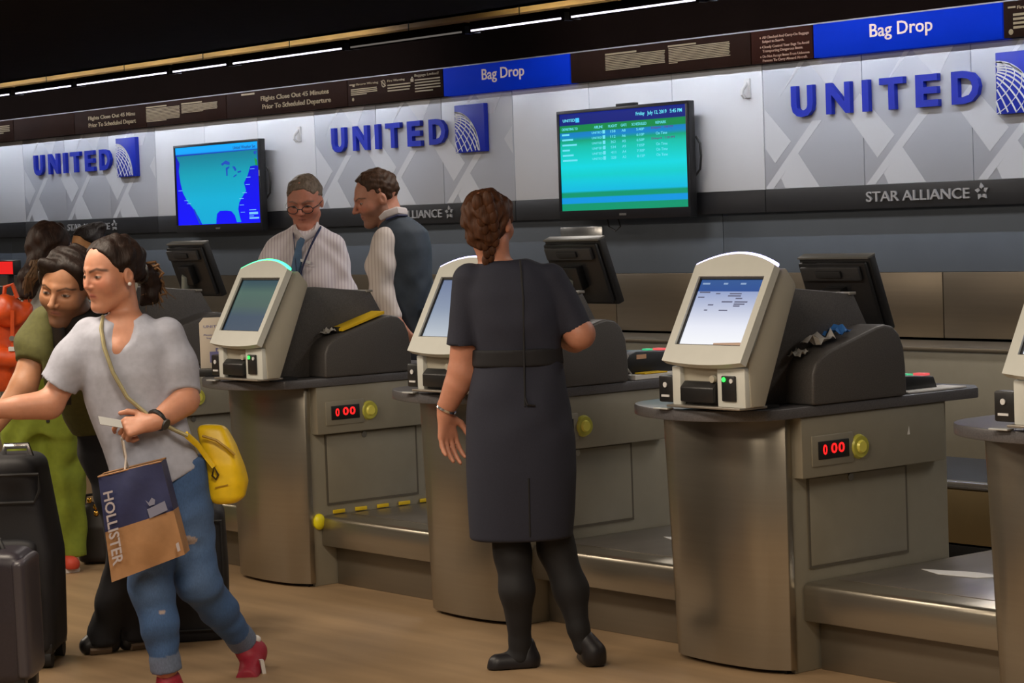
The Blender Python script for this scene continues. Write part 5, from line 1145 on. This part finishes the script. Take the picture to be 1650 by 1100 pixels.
    b.tube([hd.w((-.045, .425, -.02)), hd.w((0, .455, -.01)), hd.w((.045, .425, -.02))], .0022, 5); b.build('glasses', DKGREY, p.root)
person_agent1()
# ---- agent in the vest, side view
def person_agent2():
    p = Person('person in a dark vest over a white shirt, facing left', 650, 11.8); J = p.J
    hd = Head(J(606, 320, 0), (-.93, -.28, -.30), .272)
    na = [J(618, 400, -.10), J(614, 472, -.14), J(640, 520, -.20)]; fa = [J(655, 400, .14), J(640, 480, .20), J(600, 500, .20)]
    rows = p.rows([(346, 622, 654, 0, .06), (356, 612, 668, 0, .10), (372, 606, 688, 0, .135), (400, 606, 695, 0, .155), (440, 612, 697, 0, .16), (490, 622, 697, 0, .155), (530, 630, 697, 0, .15), (550, 634, 697, 0, .15)])
    xm = J(664, 560)[0]; legs = [[np.array([xm, s*.09, J(664, 570)[2]]), np.array([xm, s*.09, .5]), np.array([xm+.01, s*.09, .08])] for s in (-1, 1)]
    f = Sdf((-.36, -.40, -.02), (.26, .38, 1.86), .012, [(*hd.box(.53), .0038)])
    f.col(rows, .03, shrink=.018); f.cone(J(632, 362, 0), hd.w((0, -.14, -.2)), .068, .064, .03)
    f.chain(na, (.056, .046, .030), .02); f.chain(fa, (.056, .046, .030), .02); hand(f, na[2], (.5, .2, -.8), (-.5, -.8, 0), 1, 1.05); hand(f, fa[2], (-.8, .1, -.3), (0, .3, .9), -1, 1.05)
    for L in legs: f.chain(L, (.09, .065, .045), .03)
    hd.add(f, lambda q: head_q(q, True, 1.08, 1.03), .02)
    finish_body(p, f, SK4, hd, brow=(.06, .03, .02), lip=(.34, .12, .09), beard=((.13, .075, .05), .55), blush=(.55, .17, .11))
    VE = cloth('blue_grey_vest', (.030, .042, .060), .75)
    def vest(f): f.col(rows, .01, cap=.015); f.ell(J(640, 338, 0), (.055, .07, .03), .01, 'sub'); f.ell(J(608, 385, -.16), (.055, .07, .10), .01, 'sub'); f.wrinkle(.004, 30, 3)
    garment(p, 'vest', vest, VE, (-.26, -.25, .9), (.24, .25, 1.60), .008)
    SH2 = stripe_mat('striped_sleeve', (.66, .59, .55), (.54, .46, .43), 0, 60, .30)
    def slv(f):
        f.chain([J(622, 388, -.09), J(614, 425, -.13), J(616, 472, -.15), J(634, 508, -.19)], (.072, .074, .062, .042), .02); f.chain([J(655, 390, .11), J(648, 440, .16), J(640, 480, .19), J(606, 498, .20)], (.07, .068, .058, .045), .02)
        f.col(rows[:], .0, shrink=.012); f.wrinkle(.0055, 34, 12)
    garment(p, 'shirt', slv, SH2, (-.30, -.32, .95), (.24, .32, 1.58), .008)
    b = MB(); b.tube([J(612, 352, -.075), J(622, 345, -.085), J(640, 339, -.075), J(654, 341, -.03), J(652, 344, .04)], [.012, .019, .020, .020, .019], 8, flat=.5); b.build('collar', cloth('white_collar', (.62, .56, .56)), p.root)
    b = MB(); b.tube([J(622, 354, -.098), J(640, 347, -.09), J(656, 347, -.04)], .006, 6); b.build('lanyard', cloth('navy_lanyard', (.015, .02, .07)), p.root)
    garment(p, 'trousers', lambda f: ([f.chain(L, (.11, .088, .072), .04) for L in legs], f.col(p.rows([(535, 632, 697, 0, .155), (590, 632, 696, 0, .15)]), .03)), cloth('navy_trousers', (.012, .014, .022)), (-.3, -.28, .02), (.3, .28, 1.05), .011)
    b = MB(); a = J(690, 505, -.13); b.frame(a, (.03, .02, 0), (0, .015, 0), (0, 0, .025)); b.build('belt_radio', BLACK, p.root)
    for L in legs: garment(p, 'shoe', lambda f: (f.cone(L[2]+np.array([.04, 0, -.035]), L[2]+np.array([-.14, 0, -.04]), .045, .038, .02), f.plane((0, 0, .003), (0, 0, -1))), BLACK, L[2]-np.array([.25, .09, .1]), L[2]+np.array([.14, .09, .06]), .009)
    def hair(f):
        def fn(q):
            top = np.maximum(np.maximum(ell_q(q, (0, -.05, .20), (.335, .42, .345)), q[1]-(.235+.30*(q[2]-.42))), -(q[2]-.20)); return top
        hd.add(f, fn, 0, .8); hd.add(f, lambda q: np.maximum(np.maximum(ell_q(q, (0, -.07, .15), (.330, .415, .35)), q[1]-.02-.35*(q[2]-.1)), -(q[2]+.06-.3*np.maximum(q[1]+.1, -.4))), .01, .8); f.wrinkle(.003, 130, 5)
    garment(p, 'hair', hair, HAIRM('brown_short', (.055, .028, .016)), hd.c-.2, hd.c+.2, .0055)
person_agent2()
# ------------------------------------------------------------------ bags and luggage
def place(u, v):   # point on the floor under a pixel, and camera-facing yaw
    d = ray(u, v); t = -CAMH/d[2]; return C_+d*t
class Loc:
    def __init__(s, u, D0): s.D0 = D0; d = ray(u, 900); s.lat0 = float(d@RH_)/float(d@FH_)*D0; b = FH_*D0+RH_*s.lat0; s.base = (b[0], b[1], 0)
    J = Person.J
def rounded(name, parent, rows, n, m_, lo, hi, h=.007, cap=.03, extra=None):
    f = Sdf(lo, hi, h); f.col(rows, 0, n, cap=cap)
    if extra: extra(f)
    V, Q = f.mesh(); return grid_obj(name, V, Q, m_, parent)
BAGK = mat('black_nylon', (.010, .010, .013), .65, noise=((220, 220, 220), .2)); PURP = mat('aubergine_shell', (.022, .018, .026), .40, noise=((160, 160, 160), .15))
def suitcase(label, u0, D0, v_top, v_bot, uL, uR, th, m_, yaw=0., lean=0.):
    L = Loc(u0, D0); J = L.J; zt, zb = J(u0, v_top)[2], J(u0, v_bot)[2]; a = (J(uR, v_bot)[0]-J(uL, v_bot)[0])/2; cx = (J(uR, v_bot)[0]+J(uL, v_bot)[0])/2
    base = FH_*D0+RH_*(L.lat0+cx)
    t = thing('suitcase', label, 'suitcase', (base[0], base[1], 0), YAW+yaw)
    lo, hi = (-a-.05-lean, -th-.05, zb-.04), (a+.05, th+.05, zt+.04)
    rounded('shell', t, [(zb, 0, 0, a-.006, th-.006), ((zb+zt)/2, 0, 0, a, th), (zt, -lean, 0, a-.008, th-.006)], 7, m_, lo, hi, .008, .05)
    return t, a, th, zb, zt
# big soft black suitcase at the left edge
t, a, th, zb, zt = suitcase('tall black fabric suitcase standing at the left photo edge', 40, 8.45, 730, 1050, -60, 104, .16, BAGK, 0., .045)
rounded('front_pocket', t, [(zb+.10, 0, -th, a-.05, .035), (zb+.40, 0, -th, a-.05, .04), (zb+.43, 0, -th, a-.06, .03)], 5, BAGK, (-a, -th-.09, zb), (a, -th+.09, zb+.55), .008, .02)
MB().tube([(-a+.05, -th-.006, zb+.56), (a-.05, -th-.006, zb+.56), (a-.03, -th-.006, zb+.60), (a-.03, -th-.006, zt-.06), (-a+.03, -th-.006, zt-.06)], .006, 6).build('zip', RUBBER, t)
MB().box(a-.10, a-.045, -th-.05, -th-.02, zb+.315, zb+.332).build('badge', SILVER, t, .002)
b = MB(); b.tube([(.0, -.02, zt-.01), (.01, -.02, zt+.03), (.09, -.02, zt+.03), (.10, -.02, zt-.01)], .012, 8); b.build('top_handle', SILVER, t)
for sx in (-1, 1):
    for sy in (-1, 1): MB().cyl((sx*(a-.04)-.018, sy*(th-.05), .036), (1, 0, 0), .035, .036, 16).build('wheel', RUBBER, t); MB().box(sx*(a-.04)-.025, sx*(a-.04)+.025, sy*(th-.05)-.03, sy*(th-.05)+.03, .05, zb+.05).build('wheel_housing', BLACK, t, .006)
# dark aubergine hard case in front of it
t, a, th, zb, zt = suitcase('dark aubergine hard-shell suitcase in front of the tall black one', -10, 7.72, 884, 1098, -90, 62, .13, PURP)
rounded('edge_band', t, [(zb+.02, a-.02, 0, .026, th+.006), (zt-.02, a-.025, 0, .026, th+.006)], 4, mat('grey_edge', (.05, .045, .055), .35), (a-.1, -th-.06, zb-.02), (a+.08, th+.06, zt+.02), .008, .02)
b = MB(); b.tube([(-.06, 0, zt-.01), (-.05, 0, zt+.025), (.05, 0, zt+.025), (.06, 0, zt-.01)], .012, 8); b.build('top_handle', DKGREY, t)
b = MB(); b.frame((-.02, -th-.006, zt-.10), (.05, 0, 0), (0, .006, 0), (0, 0, .03)); b.build('side_label', mat('olive_label', (.18, .18, .05), .6), t)
for sx in (-1, 1):
    for sy in (-1, 1): MB().cyl((sx*(a-.04)-.015, sy*(th-.04), .031), (1, 0, 0), .03, .03, 14).build('wheel', RUBBER, t); MB().box(sx*(a-.04)-.02, sx*(a-.04)+.02, sy*(th-.04)-.025, sy*(th-.04)+.025, .045, zb+.05).build('wheel_housing', BLACK, t, .005)
# large black case behind the striding person
t, a, th, zb, zt = suitcase('large black suitcase standing behind the legs of the striding person', 285, 8.90, 812, 1030, 192, 373, .17, BAGK, .12)
b = MB(); b.tube([(-.06, 0, zt-.01), (-.05, 0, zt+.02), (.05, 0, zt+.02), (.06, 0, zt-.01)], .012, 8); b.build('top_handle', BLACK, t)
MB().tube([(-a+.02, -th-.004, zb+.06), (a-.02, -th-.004, zb+.06), (a-.02, -th-.004, zt-.05), (-a+.02, -th-.004, zt-.05)], .006, 6, True).build('zip', RUBBER, t)
for sx in (-1, 1):
    for sy in (-1, 1): MB().cyl((sx*(a-.05)-.018, sy*(th-.05), .036), (1, 0, 0), .035, .036, 16).build('wheel', RUBBER, t); MB().box(sx*(a-.05)-.025, sx*(a-.05)+.025, sy*(th-.05)-.03, sy*(th-.05)+.03, .05, zb+.05).build('wheel_housing', BLACK, t, .006)
# dark handbag with gold hardware on the floor
L = Loc(147, 10.95); J = L.J; t = thing('handbag', 'dark brown handbag with gold clasps on the floor beside the green trousers', 'handbag', L.base, YAW)
zt = J(147, 808)[2]; a = (J(182, 860)[0]-J(127, 860)[0])/2; cx = (J(182, 860)[0]+J(127, 860)[0])/2
rounded('bag_body', t, [(.006, cx, 0, a, .075), (zt*.6, cx, 0, a-.005, .065), (zt, cx, 0, a-.03, .03)], 4, mat('dark_leather', (.016, .011, .010), .5, noise=((30, 30, 30), .2)), (cx-a-.05, -.13, -.03), (cx+a+.05, .13, zt+.04), .007, .03)
GLD = mat('gold_metal', (.75, .42, .08), .25, 1.)
for u, v in ((144, 806), (154, 816), (155, 827)): MB().sphere(J(u, v, -.05), (.012, .01, .014), 12, 8).build('gold_clasp', GLD, t)
MB().tube([J(135, 812), J(138, 798), J(152, 796), J(160, 812)], .008, 8).build('carry_handle', BLACK, t)
# yellow handbag of the striding person
def yellow_bag():
    J = PF.J; c = J(358, 765, .06); w = FH_*(PF.D0+.06)+RH_*(PF.lat0+c[0]); z0 = J(365, 822, .06)[2]
    t = thing('handbag', 'bright yellow leather handbag hanging at the hip of the striding person', 'handbag', (w[0], w[1], z0), YAW)
    off = np.array([c[0], .06, z0]); K_ = lambda u, v, d=.06: J(u, v, d)-off
    Yl = mat('yellow_leather', (.80, .53, .006), .42, noise=((22, 22, 22), .10), bump=.1)
    R = [(K_(0, v)[2], K_((l+r)/2., v)[0], 0, (K_(r, v)[0]-K_(l, v)[0])/2, th) for v, l, r, th in ((822, 342, 388, .055), (812, 336, 397, .065), (790, 333, 399, .068), (760, 331, 391, .062), (730, 326, 381, .05), (708, 322, 369, .035), (697, 322, 362, .025))]
    rounded('bag_body', t, R, 3, Yl, (-.16, -.11, -.03), (.16, .11, .32), .005, .02, lambda f: f.wrinkle(.004, 30, 2))
    b = MB(); b.tube([K_(326, 702, -.0), K_(348, 709, -.005), K_(366, 722, -.005), K_(378, 733, .0)], .005, 6); b.build('zip', mat('dark_yellow', (.38, .22, .01), .5), t)
    b = MB(); b.tube([K_(300, 700, -.12), K_(318, 716, -.05), K_(332, 735, -.01), K_(345, 752, -.01)], .013, 8, flat=.4); b.build('strap_end', Yl, t)
    b = MB(); b.tube([K_(345, 752, -.012), K_(352, 765, -.012), K_(348, 772, -.012), K_(342, 766, -.012)], .004, 6, True); b.build('ring', mat('dark_bronze', (.12, .08, .04), .35, .8), t)
    b = MB(); b.frame(K_(357, 783, -.009), (.022, 0, .004), (0, .002, 0), (-.0, 0, .0015)); b.build('embossed_line', mat('dark_yellow', (.38, .22, .01), .5), t)
    b = MB(); pts = [(166, 512, -.03), (163, 530, -.085), (168, 560, -.125), (182, 600, -.137), (205, 640, -.139), (240, 670, -.136), (280, 692, -.128), (302, 702, -.118)]
    b.tube([K_(*q) for q in pts], .014, 8, flat=.5); b.build('shoulder_strap', mat('khaki_strap', (.34, .30, .16), .7, noise=((60, 60, 60), .08)), t)
yellow_bag()
# paper shopping bag
def paper_bag():
    J = PF.J; dy = -.26
    TL, TR, BR, BL = J(158, 768, dy), J(259, 743, dy-.005), J(298, 893, dy-.005), J(180, 938, dy)
    n = unit(np.cross(TR-TL, BL-TL)); n = n if n[1] > 0 else -n; th = .10
    w = FH_*(PF.D0)+RH_*PF.lat0
    t = thing('shopping_bag', 'blue and brown paper shopping bag carried by the striding person', 'bag', (w[0], w[1], 0), YAW)
    P_ = lambda u, v, o=0.: (TL*(1-u)+TR*u)*(1-v)+(BL*(1-u)+BR*u)*v+n*o
    NAVY = mat('navy_paper', (.018, .024, .09), .6, noise=((18, 18, 18), .12), bump=.2); KRAFT = mat('kraft_paper', (.36, .19, .085), .7, noise=((16, 16, 16), .12), bump=.3)
    r_ = np.random.RandomState(2)
    def sheet_(name, v0, v1, m_, nu=14, nv=10):
        b = MB(); vs = []
        for j in range(nv+1):
            for i in range(nu+1):
                u, v = i/nu, v0+(v1-v0)*j/nv
                bulge = -.016*math.sin(math.pi*u)*math.sin(math.pi*min(1, v*1.05))+.007*math.sin(7*u+9*v)*math.sin(math.pi*u)+(.010*abs(math.sin(9*(u-.4*v)))*max(0, v-.55) if 0 < i < nu else 0)
                vs.append(P_(u, v, bulge))
        b.add(vs, [(j*(nu+1)+i, j*(nu+1)+i+1, (j+1)*(nu+1)+i+1, (j+1)*(nu+1)+i) for j in range(nv) for i in range(nu)])
        # sides and back
        b.quad(P_(0, v0), P_(0, v1), P_(.0, v1, th), P_(.0, v0, th)); b.quad(P_(1, v0), P_(1, v0, th), P_(1, v1, th), P_(1, v1)); b.quad(P_(0, v0, th), P_(0, v1, th), P_(1, v1, th), P_(1, v0, th))
        if v1 > .99: b.quad(P_(0, 1), P_(1, 1), P_(1, 1, th), P_(0, 1, th))
        return b.build(name, m_, t, smooth=50)
    sheet_('upper_paper', 0, .525, NAVY); sheet_('lower_paper', .525, 1, KRAFT)
    b = MB(); b.tube([P_(0, .0), P_(1, 0), P_(1, 0, th), P_(0, 0, th)], .003, 6, True); b.build('rim', KRAFT, t)
    LT = mat('bag_lettering', (.42, .38, .40), .6)
    vs, fs = text_geo('HOLLISTER', 0, 1, 0, 1, 0, .002, .02)
    b = MB(); b.add([P_(.055+.145*(1-q[2])*1+.0*q[0], .16+.70*q[0], -.0075-.010*math.sin(math.pi*(.055+.14*(1-q[2])))) if False else P_(.06+.15*q[2], .16+.70*q[0], -.018) for q in vs], fs) if False else b.add([P_(.21-.15*(1-q[2]), .155+.70*q[0], -.019) for q in vs], fs); b.build('lettering', LT, t, smooth=0)['kind'] = 'stuff'
    b = MB(); b.add([P_(.66, .43, -.021), P_(.93, .40, -.021), P_(.94, .50, -.021), P_(.67, .525, -.021)], [(0, 1, 2, 3)]); b.add([P_(.66, .335, -.021), P_(.70, .37, -.021), P_(.76, .33, -.021), P_(.80, .36, -.021), P_(.78, .405, -.021), P_(.70, .405, -.021)], [(0, 1, 2, 3, 4, 5)]); b.build('printed_bird_mark', mat('bag_mark', (.20, .21, .30), .6), t, smooth=0)['kind'] = 'stuff'
    b = MB(); b.add([P_(.93, .86, -.016), P_(.97, .85, -.016), P_(.97, .94, -.016), P_(.93, .945, -.016)], [(0, 1, 2, 3)]); b.build('small_mark', LT, t, smooth=0)
    b = MB(); h0 = J(199, 712, -.235)
    b.tube([P_(.42, 0, .01), J(203, 735, -.235), h0, J(196, 705, -.225), J(201, 735, -.20), P_(.40, 0, th-.01)], .0035, 6); b.build('string_handle', mat('white_string', (.55, .48, .42), .8), t)
paper_bag()
b = MB(); JF = PF.J; w = FH_*PF.D0+RH_*PF.lat0
t = thing('boarding_card', 'small pale card held in the hand of the striding person', 'card', (w[0], w[1], 0), YAW)
b.frame(JF(178, 680, -.20), (.036, .004, -.008), (-.006, .018, .012), (0, .0006, -.0008)); b.build('card', mat('pale_card', (.30, .30, .29), .6), t)
